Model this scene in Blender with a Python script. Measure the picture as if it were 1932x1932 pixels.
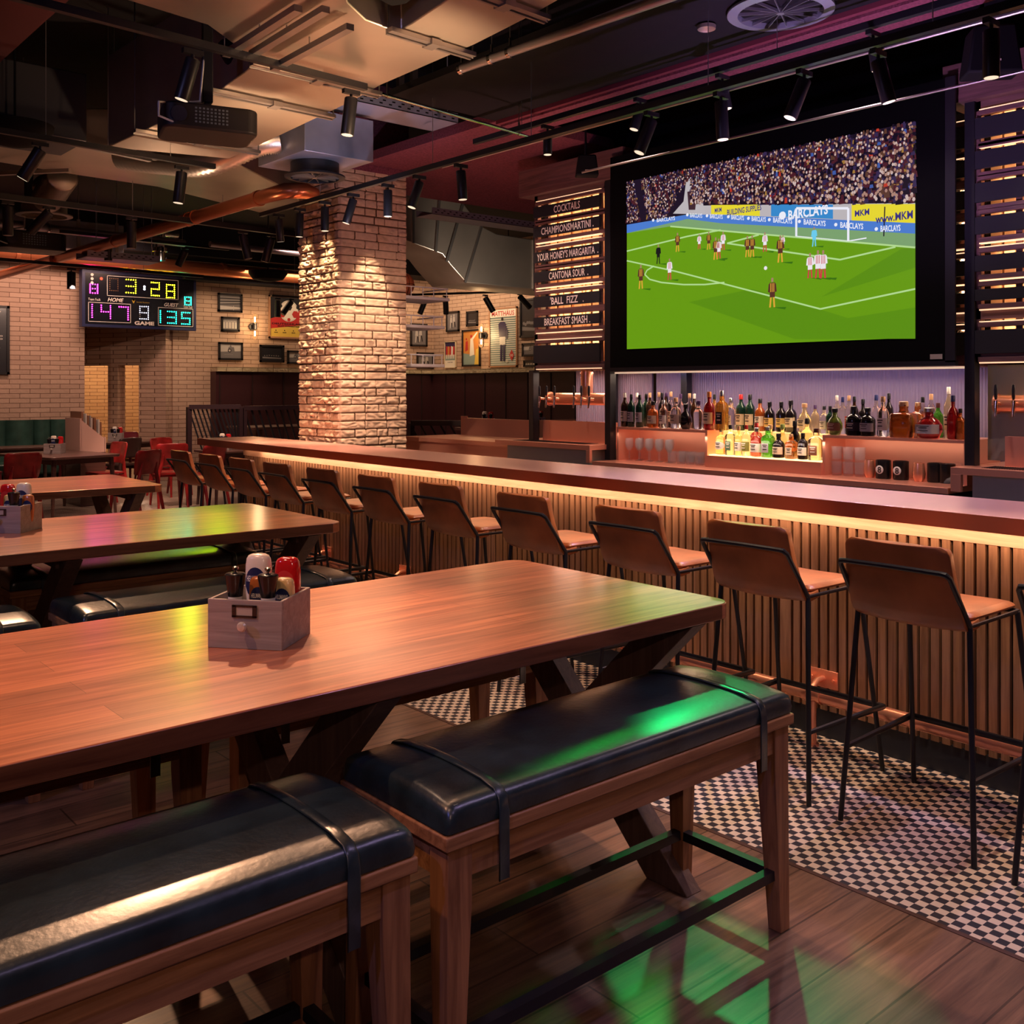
import bpy, bmesh, math, random
from mathutils import Vector, Matrix, noise
for o in list(bpy.data.objects): bpy.data.objects.remove(o)
S=bpy.context.scene; COL=S.collection; PI=math.pi; rnd=random.Random(7)
# ---------------- camera, world, exposure ----------------
cd=bpy.data.cameras.new('camera'); cam=bpy.data.objects.new('camera',cd); COL.objects.link(cam); S.camera=cam
FPX=1909.; TH=math.atan(1646/FPX)
cam.location=(0,0,1.58); cam.rotation_euler=(PI/2,0,-TH)
cd.sensor_width=36; cd.sensor_fit='HORIZONTAL'; cd.lens=FPX/1932*36; cd.shift_y=-(966-733)/1932; cd.clip_start=.05; cd.clip_end=80
S.view_settings.view_transform='Standard'; S.view_settings.look='None'; S.view_settings.gamma=1; S.view_settings.use_curve_mapping=False
S.view_settings.exposure=0.28
w=bpy.data.worlds.new('world'); S.world=w; w.use_nodes=True
w.node_tree.nodes['Background'].inputs[0].default_value=(.16,.10,.22,1); w.node_tree.nodes['Background'].inputs[1].default_value=.10
WARM=(1,.56,.27); AMB=(1,.68,.42); COOL=(.35,.42,1)
def light(kind,loc,energy,col=AMB,target=None,size=.1,angle=60,blend=.5,sy=None,parent=None,name=None):
    l=bpy.data.lights.new(name or kind.lower()+'_lamp',kind); l.energy=energy; l.color=col
    if kind=='SPOT': l.spot_size=math.radians(angle); l.spot_blend=blend; l.shadow_soft_size=size
    elif kind=='AREA':
        l.shape='RECTANGLE' if sy else 'SQUARE'; l.size=size
        if sy: l.size_y=sy
    else: l.shadow_soft_size=size
    o=bpy.data.objects.new(l.name,l); COL.objects.link(o); o.location=loc
    if target is not None:
        o.rotation_euler=(Vector(target)-Vector(loc)).to_track_quat('-Z','Y').to_euler()
    return o
# added unseen fill spots without fixtures, for ambient light over seats and bar 
def down(x,y,z,e,col=(1,.60,.38),ang=120,t=None,r=.06): return light('SPOT',(x,y,z),e,col,t or (x,y,0),r,ang,.8)
down(.3,1.2,3.2,26); down(1.4,-.6,3.2,26,(.75,.55,1)); down(1.6,3.6,3.28,26); down(.2,5.0,3.2,40); down(2.6,.6,3.25,24,(.70,.50,1)); down(3.4,.6,3.3,30,(.8,.6,1))
down(5.1,1.2,3.5,50,(.95,.70,.72)); down(5.1,3.2,3.5,50,(.95,.68,.70)); down(5.1,5.0,3.5,50,(1,.64,.55)); down(5.3,7.0,3.5,45)
down(3.0,11.0,3.3,70,(1,.52,.42)); down(6.5,11.4,3.6,80,(1,.56,.45)); down(9.0,12.5,3.6,120,(1,.60,.45)); down(6.9,14.6,3.6,75,(1,.55,.42)); down(-1.4,3.2,2.6,60,(.45,.42,1),100,(2.2,4.6,1.0))
# ---------------- materials ----------------
MATS={}
def rgb(c):
    return (c[0],c[1],c[2],1)
def M(name,col=(.5,.5,.5),rough=.5,metal=0,emit=None,es=1,trans=0,coat=0,spec=.5,alpha=1,ior=1.45,bump=None,var=None,crough=.1):
    """bump=(scale,strength) noise; var=(scale,amount) brightness mottling of the thing's own colour"""
    if name in MATS: return MATS[name]
    m=bpy.data.materials.new(name); m.use_nodes=True; nt=m.node_tree; b=nt.nodes['Principled BSDF']
    b.inputs['Base Color'].default_value=rgb(col); b.inputs['Roughness'].default_value=rough; b.inputs['Metallic'].default_value=metal
    b.inputs['Transmission Weight'].default_value=trans; b.inputs['Coat Weight'].default_value=coat; b.inputs['Coat Roughness'].default_value=crough
    b.inputs['Specular IOR Level'].default_value=spec; b.inputs['IOR'].default_value=ior
    if alpha<1: b.inputs['Alpha'].default_value=alpha
    if emit: b.inputs['Emission Color'].default_value=rgb(emit); b.inputs['Emission Strength'].default_value=es
    tc=nt.nodes.new('ShaderNodeTexCoord')
    if bump or var:
        n=nt.nodes.new('ShaderNodeTexNoise'); n.inputs['Scale'].default_value=(bump or var)[0]; n.inputs['Detail'].default_value=4
        nt.links.new(tc.outputs['Object'],n.inputs['Vector'])
        if bump:
            bp=nt.nodes.new('ShaderNodeBump'); bp.inputs['Strength'].default_value=bump[1]; bp.inputs['Distance'].default_value=.01
            nt.links.new(n.outputs['Fac'],bp.inputs['Height']); nt.links.new(bp.outputs['Normal'],b.inputs['Normal'])
        if var:
            n2=nt.nodes.new('ShaderNodeTexNoise'); n2.inputs['Scale'].default_value=var[0]; n2.inputs['Detail'].default_value=3
            nt.links.new(tc.outputs['Object'],n2.inputs['Vector'])
            r=nt.nodes.new('ShaderNodeValToRGB'); a=var[1]
            r.color_ramp.elements[0].color=rgb([c*(1-a) for c in col]); r.color_ramp.elements[1].color=rgb([min(1,c*(1+a)) for c in col])
            r.color_ramp.elements[0].position=.3; r.color_ramp.elements[1].position=.7
            nt.links.new(n2.outputs['Fac'],r.inputs['Fac']); nt.links.new(r.outputs['Color'],b.inputs['Base Color'])
    MATS[name]=m; return m
def wood(name,c1,c2,axis='x',rough=.4,coat=0,scale=1.,crough=.25,plank=None,bump=.15):
    """oak with grain along axis; plank=(len,width) adds glued staves"""
    if name in MATS: return MATS[name]
    m=M(name,c1,rough,coat=coat,crough=crough); nt=m.node_tree; b=nt.nodes['Principled BSDF']; L=nt.links.new
    tc=[n for n in nt.nodes if n.type=='TEX_COORD'][0]
    mp=nt.nodes.new('ShaderNodeMapping'); s={'x':(1.6,26,26),'y':(26,1.6,26),'z':(26,26,1.6)}[axis]
    mp.inputs['Scale'].default_value=[v*scale for v in s]; L(tc.outputs['Object'],mp.inputs['Vector'])
    n=nt.nodes.new('ShaderNodeTexNoise'); n.inputs['Scale'].default_value=1.3; n.inputs['Detail'].default_value=7; n.inputs['Roughness'].default_value=.62; n.inputs['Distortion'].default_value=.8
    L(mp.outputs[0],n.inputs['Vector'])
    r=nt.nodes.new('ShaderNodeValToRGB'); r.color_ramp.elements[0].position=.32; r.color_ramp.elements[1].position=.66
    r.color_ramp.elements[0].color=rgb(c2); r.color_ramp.elements[1].color=rgb(c1); L(n.outputs['Fac'],r.inputs['Fac'])
    out=r.outputs['Color']
    if plank:
        br=nt.nodes.new('ShaderNodeTexBrick'); br.inputs['Scale'].default_value=1; br.inputs['Brick Width'].default_value=plank[0]; br.inputs['Row Height'].default_value=plank[1]
        br.inputs['Mortar Size'].default_value=plank[2] if len(plank)>2 else .0006; br.inputs['Color1'].default_value=(.72,.72,.72,1); br.inputs['Color2'].default_value=(1.12,1.08,1.02,1); br.inputs['Mortar'].default_value=(.25,.25,.25,1); br.offset=.37
        L(tc.outputs['Object'],br.inputs['Vector'])
        mx=nt.nodes.new('ShaderNodeMix'); mx.data_type='RGBA'; mx.blend_type='MULTIPLY'; mx.inputs[0].default_value=1
        L(out,mx.inputs[6]); L(br.outputs['Color'],mx.inputs[7]); out=mx.outputs[2]
    L(out,b.inputs['Base Color'])
    bp=nt.nodes.new('ShaderNodeBump'); bp.inputs['Strength'].default_value=bump; bp.inputs['Distance'].default_value=.004; L(n.outputs['Fac'],bp.inputs['Height']); L(bp.outputs['Normal'],b.inputs['Normal'])
    return m
def brickmat(name,c1,c2,mort,horiz='x',bw=.30,rh=.075,bs=.5,rough=.85):
    if name in MATS: return MATS[name]
    m=M(name,c1,rough); nt=m.node_tree; b=nt.nodes['Principled BSDF']; L=nt.links.new
    tc=[n for n in nt.nodes if n.type=='TEX_COORD'][0]
    sp=nt.nodes.new('ShaderNodeSeparateXYZ'); cb=nt.nodes.new('ShaderNodeCombineXYZ'); L(tc.outputs['Object'],sp.inputs[0])
    if horiz=='xy':
        ad=nt.nodes.new('ShaderNodeMath'); ad.operation='ADD'; L(sp.outputs[0],ad.inputs[0]); L(sp.outputs[1],ad.inputs[1]); L(ad.outputs[0],cb.inputs[0])
    else: L(sp.outputs[0 if horiz=='x' else 1],cb.inputs[0])
    L(sp.outputs[2],cb.inputs[1])
    br=nt.nodes.new('ShaderNodeTexBrick'); L(cb.outputs[0],br.inputs['Vector']); br.inputs['Scale'].default_value=1; br.inputs['Brick Width'].default_value=bw; br.inputs['Row Height'].default_value=rh
    br.inputs['Mortar Size'].default_value=.005; br.inputs['Mortar Smooth'].default_value=.3; br.inputs['Color1'].default_value=rgb(c1); br.inputs['Color2'].default_value=rgb(c2); br.inputs['Mortar'].default_value=rgb(mort)
    L(br.outputs['Color'],b.inputs['Base Color'])
    n=nt.nodes.new('ShaderNodeTexNoise'); n.inputs['Scale'].default_value=14; n.inputs['Detail'].default_value=6; L(tc.outputs['Object'],n.inputs['Vector'])
    a=nt.nodes.new('ShaderNodeMath'); a.operation='MULTIPLY_ADD'; L(br.outputs['Fac'],a.inputs[0]); a.inputs[1].default_value=-1.2; L(n.outputs['Fac'],a.inputs[2])
    bp=nt.nodes.new('ShaderNodeBump'); bp.inputs['Strength'].default_value=bs; bp.inputs['Distance'].default_value=.02; L(a.outputs[0],bp.inputs['Height']); L(bp.outputs['Normal'],b.inputs['Normal'])
    return m
oak=wood('red_oak_top',(.72,.26,.125),(.30,.08,.036),'x',.36,coat=1.0,plank=(1.9,.115),crough=.17,bump=.05)
oakd=wood('dark_oak_leg',(.16,.095,.07),(.09,.05,.04),'z',.5)
oakf=wood('bench_oak',(.47,.22,.09),(.20,.08,.032),'x',.42)
oakl=wood('bench_oak_leg',(.42,.19,.08),(.19,.075,.032),'z',.42)
slatm=wood('slat_oak',(.33,.17,.09),(.16,.075,.04),'z',.5)
railw=wood('slat_rail_oak',(.60,.38,.25),(.42,.24,.15),'y',.5)
menuw=wood('menu_dark_wood',(.18,.085,.085),(.08,.04,.042),'y',.5)
crate=wood('bleached_crate_wood',(.36,.31,.30),(.22,.18,.175),'x',.7,bump=.3)
floorm=wood('floor_oak_planks',(.23,.125,.080),(.07,.036,.026),'x',.38,scale=.8,plank=(1.9,.19,.0035),bump=.30,coat=.8,crough=.22)
redw=M('red_lacquer_wood',(.30,.018,.018),.3,coat=.5,var=(9,.35))
darkt=wood('dark_table_wood',(.13,.065,.05),(.075,.035,.03),'x',.33,coat=.4)
leath=M('black_green_leather',(.016,.030,.034),.34,bump=(70,.12),var=(9,.5),coat=.7,crough=.26)
stitch=M('leather_stitching',(.07,.10,.10),.7)
tan=M('tan_leather',(.38,.115,.032),.38,bump=(45,.08),var=(6,.28),coat=.3,crough=.25)
green=M('bottle_green_leather',(.03,.075,.06),.3,var=(6,.3),coat=.3)
maroon=M('maroon_quilted_leather',(.05,.014,.018),.45,bump=(30,.2))
blk=M('black_powder_coat',(.012,.012,.016),.38)
blkm=M('black_matt',(.004,.004,.006),.75,spec=.2)
steel=M('brushed_steel',(.50,.50,.46),.38,.45,bump=(8,.05))
galv=M('galvanised_sheet',(.70,.62,.54),.38,.9,var=(1.6,.12),bump=(1.2,.10))
galvc=M('galvanised_section',(.50,.47,.46),.4,1)
pipem=M('grey_pipe',(.55,.52,.56),.35,.8)
copper=M('polished_copper',(.95,.42,.27),.27,.72,bump=(6,.04))
coppert=M('copper_sheet',(.86,.40,.28),.36,.55,bump=(5,.04))
bartop=M('copper_bar_top',(.84,.47,.40),.27,.45,bump=(3,.02))
copperp=M('painted_copper_pipe',(.62,.20,.09),.28,.75)
acou=M('plum_acoustic_felt',(.22,.055,.085),.95,bump=(90,.5),var=(60,.3))
chrome=M('chrome',(.8,.8,.8),.12,1)
white=M('white_painted_metal',(.62,.62,.68),.45)
paper=M('cream_paper',(.75,.68,.55),.7)
tray=M('blue_grey_metal',(.45,.47,.60),.4,.6)
ceilm=M('black_ceiling_paint',(.0045,.0035,.007),.9,bump=(5,.3))
ledw=M('warm_led_strip',(1,.7,.4),.5,emit=(1,.62,.36),es=4)
ledc=M('soft_led_tube',(1,.8,.6),.5,emit=(1,.70,.48),es=.55)
lens=M('lit_lamp_lens',(1,.9,.75),.4,emit=(1,.82,.58),es=.75)
filam=M('lit_filament',(1,.8,.5),.4,emit=(1,.62,.28),es=22)
glass=M('clear_glass',(.95,.97,1),.03,trans=1,ior=1.45)
letter=M('white_sign_letters',(.92,.88,.82),.5)
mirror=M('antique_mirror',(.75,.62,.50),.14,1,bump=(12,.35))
# ---------------- mesh builder ----------------
class MB:
    def __init__(s): s.v=[]; s.f=[]; s.m=[]; s.sm=[]
    def add(s,vs,fs,mi=0,smooth=True):
        n=len(s.v); s.v+=[tuple(v) for v in vs]
        for f in fs: s.f.append([i+n for i in f]); s.m.append(mi); s.sm.append(smooth)
    def box(s,x0,x1,y0,y1,z0,z1,mi=0):
        s.add([(x0,y0,z0),(x1,y0,z0),(x1,y1,z0),(x0,y1,z0),(x0,y0,z1),(x1,y0,z1),(x1,y1,z1),(x0,y1,z1)],
              [(0,3,2,1),(4,5,6,7),(0,1,5,4),(1,2,6,5),(2,3,7,6),(3,0,4,7)],mi,False)
        return s
    def bar(s,p,q,w,h,mi=0,up=(0,0,1)):
        p=Vector(p);q=Vector(q);d=(q-p).normalized();u=Vector(up)
        if abs(d.dot(u))>.98: u=Vector((1,0,0))
        a=d.cross(u).normalized()*w/2;b=a.cross(d).normalized()*h/2
        vs=[p-a-b,p+a-b,p+a+b,p-a+b,q-a-b,q+a-b,q+a+b,q-a+b]
        s.add(vs,[(0,1,2,3),(7,6,5,4),(0,4,5,1),(1,5,6,2),(2,6,7,3),(3,7,4,0)],mi,False); return s
    def tube(s,pts,r,n=10,mi=0,close=False,cap=True):
        P=[Vector(p) for p in pts]; k=len(P); rs=r if isinstance(r,(list,tuple)) else [r]*k; rings=[]
        a0=None
        for i in range(k):
            if close: t=(P[(i+1)%k]-P[i-1]).normalized()
            elif i==0: t=(P[1]-P[0]).normalized()
            elif i==k-1: t=(P[-1]-P[-2]).normalized()
            else: t=((P[i+1]-P[i]).normalized()+(P[i]-P[i-1]).normalized()).normalized()
            if a0 is None:
                a=t.orthogonal().normalized()
            else:
                a=(a0-t*a0.dot(t)).normalized()
            a0=a; b=t.cross(a); sc=1
            if 0<i<k-1: 
                c=abs(t.dot((P[i]-P[i-1]).normalized())); sc=1/max(c,.6)
            rings.append([P[i]+(a*math.cos(2*PI*j/n)+b*math.sin(2*PI*j/n))*rs[i]*sc for j in range(n)])
        vs=[v for rg in rings for v in rg]; fs=[]
        for i in range(k if close else k-1):
            for j in range(n):
                i2=(i+1)%k; fs.append((i*n+j,i*n+(j+1)%n,i2*n+(j+1)%n,i2*n+j))
        if cap and not close: fs+= [tuple(range(n-1,-1,-1)),tuple((k-1)*n+j for j in range(n))]
        s.add(vs,fs,mi); return s
    def cyl(s,p,q,r,n=16,mi=0,r2=None): return s.tube([p,q],[r,r if r2 is None else r2],n,mi)
    def lathe(s,prof,c=(0,0,0),n=20,mi=0,axis='z',ex=1):
        vs=[];fs=[];k=len(prof)
        for r,z in prof:
            for j in range(n):
                x,y=r*math.cos(2*PI*j/n),r*math.sin(2*PI*j/n)*ex
                p={'z':(x,y,z),'x':(z,x,y),'y':(x,z,y)}[axis]; vs.append((c[0]+p[0],c[1]+p[1],c[2]+p[2]))
        for i in range(k-1):
            for j in range(n): fs.append((i*n+j,i*n+(j+1)%n,(i+1)*n+(j+1)%n,(i+1)*n+j))
        if prof[0][0]>1e-4: fs.append(tuple(range(n-1,-1,-1)))
        if prof[-1][0]>1e-4: fs.append(tuple((k-1)*n+j for j in range(n)))
        s.add(vs,fs,mi); return s
    def prism(s,poly,axis,a,b,mi=0,smooth=False):
        k=len(poly)
        def P(p,t): return {'x':(t,p[0],p[1]),'y':(p[0],t,p[1]),'z':(p[0],p[1],t)}[axis]
        vs=[P(p,a) for p in poly]+[P(p,b) for p in poly]
        s.add(vs,[tuple(range(k-1,-1,-1)),tuple(range(k,2*k))],mi,False)
        n=len(s.v)-2*k
        for i in range(k): s.f.append([n+i,n+(i+1)%k,n+k+(i+1)%k,n+k+i]); s.m.append(mi); s.sm.append(smooth)
        return s
    def loft(s,rings,mi=0,cap=True):
        n=len(rings[0]);k=len(rings); vs=[v for r in rings for v in r]; fs=[]
        for i in range(k-1):
            for j in range(n): fs.append((i*n+j,i*n+(j+1)%n,(i+1)*n+(j+1)%n,(i+1)*n+j))
        if cap: fs+=[tuple(range(n-1,-1,-1)),tuple((k-1)*n+j for j in range(n))]
        s.add(vs,fs,mi); return s
    def quad(s,a,b,c,d,mi=0): s.add([a,b,c,d],[(0,1,2,3)],mi,False); return s
    def sphere(s,c,r,mi=0,n=16,sz=1,z0=0):
        k=n//2; s.lathe([(r*math.sin(PI*i/k)+1e-5*(i in(0,k)),-r*sz*math.cos(PI*i/k)) for i in range(k+1)],c,n,mi); return s
    def text(s,st,o,xd,yd,h,mi=0,w=None,align='C',bold=.0,ext=0,shear=0):
        vs,fs=textmesh(st,bold,shear)
        if not vs: return s
        x0=min(v[0] for v in vs);x1=max(v[0] for v in vs);sx=h/.72 if w is None else w/(x1-x0)
        sy=h/.72; off={'C':(x0+x1)/2,'L':x0,'R':x1}[align]
        o=Vector(o);xd=Vector(xd);yd=Vector(yd)
        s.add([o+xd*((v[0]-off)*sx)+yd*(v[1]*sy) for v in vs],fs,mi,False); return s
    def build(s,name,mats,parent=None,bevel=0,angle=.7,seg=2,sub=0,recalc=True):
        me=bpy.data.meshes.new(name); me.from_pydata(s.v,[],s.f)
        if not isinstance(mats,(list,tuple)): mats=[mats]
        for m in mats: me.materials.append(m)
        me.polygons.foreach_set('material_index',s.m); me.polygons.foreach_set('use_smooth',s.sm)
        if recalc:
            bm=bmesh.new(); bm.from_mesh(me); bmesh.ops.recalc_face_normals(bm,faces=bm.faces); bm.to_mesh(me); bm.free()
        me.set_sharp_from_angle(angle=angle)
        o=bpy.data.objects.new(name,me); COL.objects.link(o)
        if parent: o.parent=parent
        if bevel:
            b=o.modifiers.new('bevel','BEVEL'); b.width=bevel; b.segments=seg; b.limit_method='ANGLE'; b.angle_limit=.6
        if sub:
            b=o.modifiers.new('subdivision','SUBSURF'); b.levels=sub; b.render_levels=sub
        return o
TXT={}
def textmesh(st,bold=0,shear=0):
    k=(st,bold,shear)
    if k in TXT: return TXT[k]
    cu=bpy.data.curves.new('lettering','FONT'); cu.body=st; cu.offset=bold; cu.shear=shear; cu.resolution_u=2; cu.size=1
    o=bpy.data.objects.new('lettering',cu); COL.objects.link(o)
    dg=bpy.context.evaluated_depsgraph_get(); me=bpy.data.meshes.new_from_object(o.evaluated_get(dg))
    r=([tuple(v.co) for v in me.vertices],[tuple(p.vertices) for p in me.polygons])
    bpy.data.objects.remove(o); bpy.data.curves.remove(cu); bpy.data.meshes.remove(me); TXT[k]=r; return r
def thing(name,label,cat,loc=(0,0,0),rz=0,group=None):
    o=bpy.data.objects.new(name,None); COL.objects.link(o); o.empty_display_size=.1
    o.location=loc; o.rotation_euler=(0,0,rz); o['label']=label; o['category']=cat
    if group: o['group']=group
    return o
def tag(o,label,cat,group=None):
    o['label']=label; o['category']=cat
    if group: o['group']=group
    return o
def struct(o): o['kind']='structure'; return o
def copy_tree(o,parent=None):
    c=o.copy(); COL.objects.link(c)
    if parent: c.parent=parent
    for ch in o.children: copy_tree(ch,c)
    return c
def dup(o,loc,rz,label):
    c=copy_tree(o); c.location=loc; c.rotation_euler=(0,0,rz); c['label']=label; return c
ORD=['first','second','third','fourth','fifth','sixth','seventh','eighth','ninth','tenth','eleventh','twelfth','thirteenth','fourteenth','fifteenth','sixteenth']
# ================= the room =================
ZC=4.4
m=MB(); m.box(-4,2.89,-4,24,-.05,0); struct(m.build('floor',floorm))
til=M('checker_tiles',(.8,.7,.6),.35); nt=til.node_tree; L=nt.links.new; b=nt.nodes['Principled BSDF']; tc=[n for n in nt.nodes if n.type=='TEX_COORD'][0]
ck=nt.nodes.new('ShaderNodeTexChecker'); ck.inputs['Scale'].default_value=1/.0322; ck.inputs['Color1'].default_value=(.60,.47,.36,1); ck.inputs['Color2'].default_value=(.022,.024,.034,1)
mp=nt.nodes.new('ShaderNodeMapping'); mp.inputs['Location'].default_value=(0,0,.013); L(tc.outputs['Object'],mp.inputs[0]); L(mp.outputs[0],ck.inputs['Vector']); L(ck.outputs['Color'],b.inputs['Base Color'])
br=nt.nodes.new('ShaderNodeTexBrick'); br.offset=0; br.inputs['Scale'].default_value=1; br.inputs['Brick Width'].default_value=.0322; br.inputs['Row Height'].default_value=.0322; br.inputs['Mortar Size'].default_value=.0011
L(tc.outputs['Object'],br.inputs['Vector']); bp=nt.nodes.new('ShaderNodeBump'); bp.invert=True; bp.inputs['Strength'].default_value=.4; bp.inputs['Distance'].default_value=.002; L(br.outputs['Fac'],bp.inputs['Height']); L(bp.outputs['Normal'],b.inputs['Normal'])
m=MB(); m.box(2.905,13,-4,24,-.05,0); struct(m.build('floor_tiles',til))
m=MB(); m.box(2.888,2.907,-4,24,-.05,.002); struct(m.build('trim_1',M('dark_bronze_strip',(.12,.07,.06),.4,.7)))
m=MB(); m.box(-4,13,-4,24,ZC,ZC+.1); struct(m.build('ceiling',ceilm))
cream=((.50,.34,.25),(.42,.28,.205),(.17,.095,.065))
bx=brickmat('cream_brick_x',*cream,horiz='x'); by=brickmat('cream_brick_y',*cream,horiz='y'); bxy=brickmat('cream_brick_angled',*cream,horiz='xy',bw=.25)
m=MB(); m.box(-4,5.48,17,17.2,0,ZC); m.box(6.95,12.7,17,17.2,0,ZC); m.box(5.48,6.95,17,17.2,3.75,ZC); struct(m.build('wall_back',bx))
m=MB(); m.box(12.5,12.7,-4,17,0,ZC); struct(m.build('wall_right',by))
m=MB(); m.box(-4.2,-4,-4,24,0,ZC); struct(m.build('wall_left',by))
m=MB(); m.box(-4,13,-4.2,-4,0,ZC); struct(m.build('wall_front',M('dark_plaster',(.05,.035,.05),.9)))
# recess with an angled wall pierced by a doorway
def angled(p,q,z0,z1,t=.18):
    p=Vector((*p,0));q=Vector((*q,0));d=(q-p).normalized();n=Vector((d.y,-d.x,0))*t
    return [(a.x,a.y) for a in (p,q,q-n,p-n)]
A=Vector((6.97,17.05));Bp=Vector((5.62,19.6)); dAB=Bp-A
def seg(a,b,z0,z1,mm): mm.prism(angled(A+dAB*a,A+dAB*b,0,0),'z',z0,z1)
m=MB(); seg(0,.20,0,ZC,m); seg(.20,1.25,1.985,ZC,m); seg(.36,.435,0,1.985,m); struct(m.build('wall_recess',bxy))
m=MB(); m.box(5.3,5.48,17.2,22,0,ZC); struct(m.build('wall_recess_left',by))
m=MB(); m.box(5.2,9.5,22,22.2,0,ZC); m.box(9.3,9.5,17.2,22,0,ZC); struct(m.build('wall_corridor',brickmat('corridor_brick',(.62,.38,.18),(.52,.30,.14),(.2,.1,.05))))
light('POINT',(7.6,20.6,3.0),110,(1,.66,.42),size=.1); light('POINT',(6.2,19.6,3.2),35,(1,.66,.42),size=.1)
light('SPOT',(6.4,18.4,3.9),60,(1,.62,.34),(7.2,20.8,.7),size=.05,angle=46,blend=.05)
m=MB(); m.box(-3.9,12.5,16.25,17.0,3.80,ZC); m.box(7.0,9.9,16.6,17.0,3.44,3.58); struct(m.build('trim_5',ceilm))
# brick pillar beside the bar: real masonry relief
def brickface(mb,o,du,W,H,nrm,rough,seed,mi=0,rh=.0755):
    step=.0068; nu=int(W/step)+1; nv=int(H/step)+1; o=Vector(o);du=Vector(du);nn=Vector(nrm); vs=[];fs=[];gs=[]; R=random.Random(seed)
    rows={}
    for i in range(int(H/rh)+2):
        off=0 if i%2 else R.choice([.12,.15]); cuts=[0]; x=off if off else .26
        while x<W-.06: cuts.append(x); x+=R.choice([.12,.22,.24,.15])
        cuts.append(W); rows[i]=(cuts,[R.random() for _ in cuts])
    for j in range(nv+1):
        z=min(j*step,H); ri=int(z/rh); fz=(z/rh-ri); cuts,rr=rows[ri]
        for i in range(nu+1):
            x=min(i*step,W); bi=0
            for q in range(len(cuts)-1):
                if cuts[q]<=x: bi=q
            ed=min(x-cuts[bi],(cuts[bi+1] if bi+1<len(cuts) else W)-x,fz*rh,(1-fz)*rh)
            if x<.012 or x>W-.012: ed=min(fz*rh,(1-fz)*rh)
            g=min(1,max(0,ed-.0015)/.0075); rn=rr[bi]; k=(rough if rn>.35 else rough*.3)
            nz=noise.noise(Vector((x*11+bi*3.1,z*26+rn*9,ri*1.7+seed))); nz2=noise.noise(Vector((x*34+bi,z*60,seed))); h=.015*g+k*(abs(nz)*1.5+.25*nz2-.25+.5*(rn-.5))*g; gs.append(g)
            if x<.005 or x>W-.005: h=.0
            vs.append(o+du*x+Vector((0,0,z))+nn*h)
    for j in range(nv):
        for i in range(nu): a=j*(nu+1)+i; fs.append((a,a+1,a+nu+2,a+nu+1))
    n0=len(mb.f); mb.add(vs,fs,mi)
    for q,f in enumerate(fs):
        if sum(gs[i] for i in f)<1.7: mb.m[n0+q]=1
PX0,PX1,PY0,PY1=4.80,5.52,7.95,8.68
m=MB(); H=3.58
brickface(m,(PX0,PY0,.98),(1,0,0),PX1-PX0,H-.98,(0,-1,0),.013,1)
brickface(m,(PX0,PY1,.98),(0,-1,0),PY1-PY0,H-.98,(-1,0,0),.028,5)
m.box(PX0+.003,PX1-.003,PY0+.003,PY1-.003,0,H)
tag(m.build('brick_pillar',[M('cream_brick_pillar',(.60,.45,.33),.95,spec=.08,var=(18,.14)),M('pillar_mortar',(.12,.07,.045),.95,spec=.05)],angle=3.2,recalc=False),'rough cream brick pillar standing at the far part of the bar','pillar')
m=MB(); m.box(PX0-.02,PX1+.02,PY0-.02,PY1+.02,3.58,ZC); tag(m.build('pillar_cap',acou),'plum felt cladding between the brick pillar and the ceiling','cladding')
# acoustic soffits
m=MB(); m.prism([(5.0,6.0),(6.33,6.0),(6.33,6.92),(9.5,6.92),(9.5,8.9),(5.56,8.9),(5.56,7.9),(5.0,7.9)],'z',3.64,3.72); tag(m.build('acoustic_panel',acou),'dark red felt ceiling panel right of the brick pillar','ceiling panel')
m=MB(); m.box(5.04,5.34,.3,5.98,3.6,3.72); tag(m.build('acoustic_panel',acou),'long plum felt strip on the ceiling above the bar','ceiling panel')
m=MB(); m.box(-.5,1.9,6.0,11,3.85,3.95); tag(m.build('acoustic_panel',M('dark_red_felt',(.07,.012,.016),.95)),'dark red felt ceiling panel at far left beyond the big duct','ceiling panel')
m=MB(); m.box(3.95,4.92,-1,5.9,3.612,3.66); struct(m.build('trim_4',ceilm))
m=MB(); m.box(4.925,4.96,-1,5.9,3.585,3.66); tag(m.build('acoustic_panel',M('red_felt_edge',(.18,.03,.05),.95)),'thin dark red felt edge running above the plum strip','ceiling panel')
# bulkheads over the back bar
m=MB(); m.box(6.35,6.75,-2,6.9,3.32,ZC); m.box(6.75,7.6,-2,6.75,1.9,3.6); struct(m.build('wall_bulkhead',ceilm))
# stone ledge over the dark banquette backs
ledg=brickmat('rough_ledge_brick',(.52,.42,.28),(.42,.33,.2),(.2,.14,.09),bs=1.5)
m=MB(); m.box(7.63,12.5,16.72,17,1.88,1.96); m.box(12.25,12.5,6.5,16.72,1.88,1.96); struct(m.build('trim_2',ledg))
m=MB(); m.box(7.63,12.5,16.78,17,0,1.88); m.box(12.3,12.5,6.5,16.78,0,1.88)
x=7.7
while x<12.2: m.bar((x,16.775,.3),(x,16.775,1.86),.012,.02,1); x+=.62
y=7
while y<16.6: m.bar((12.295,y,.3),(12.295,y,1.86),.012,.02,1); y+=.62
struct(m.build('trim_3',[maroon,M('dark_seam',(.02,.006,.008),.8)]))  # seams drawn as strips darker than the leather
for p in [(8.6,16.6,3.9),(9.6,16.6,3.9)]: pass
light('AREA',(10.0,16.3,3.6),26,AMB,(10.0,17,2.2),4.0,sy=.2)
light('AREA',(11.8,15,3.6),26,AMB,(12.5,15,2.2),3.0,sy=.2)
light('AREA',(4.6,15.6,3.7),45,(1,.6,.45),(4.4,17,1.9),3.0,sy=.3)
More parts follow.
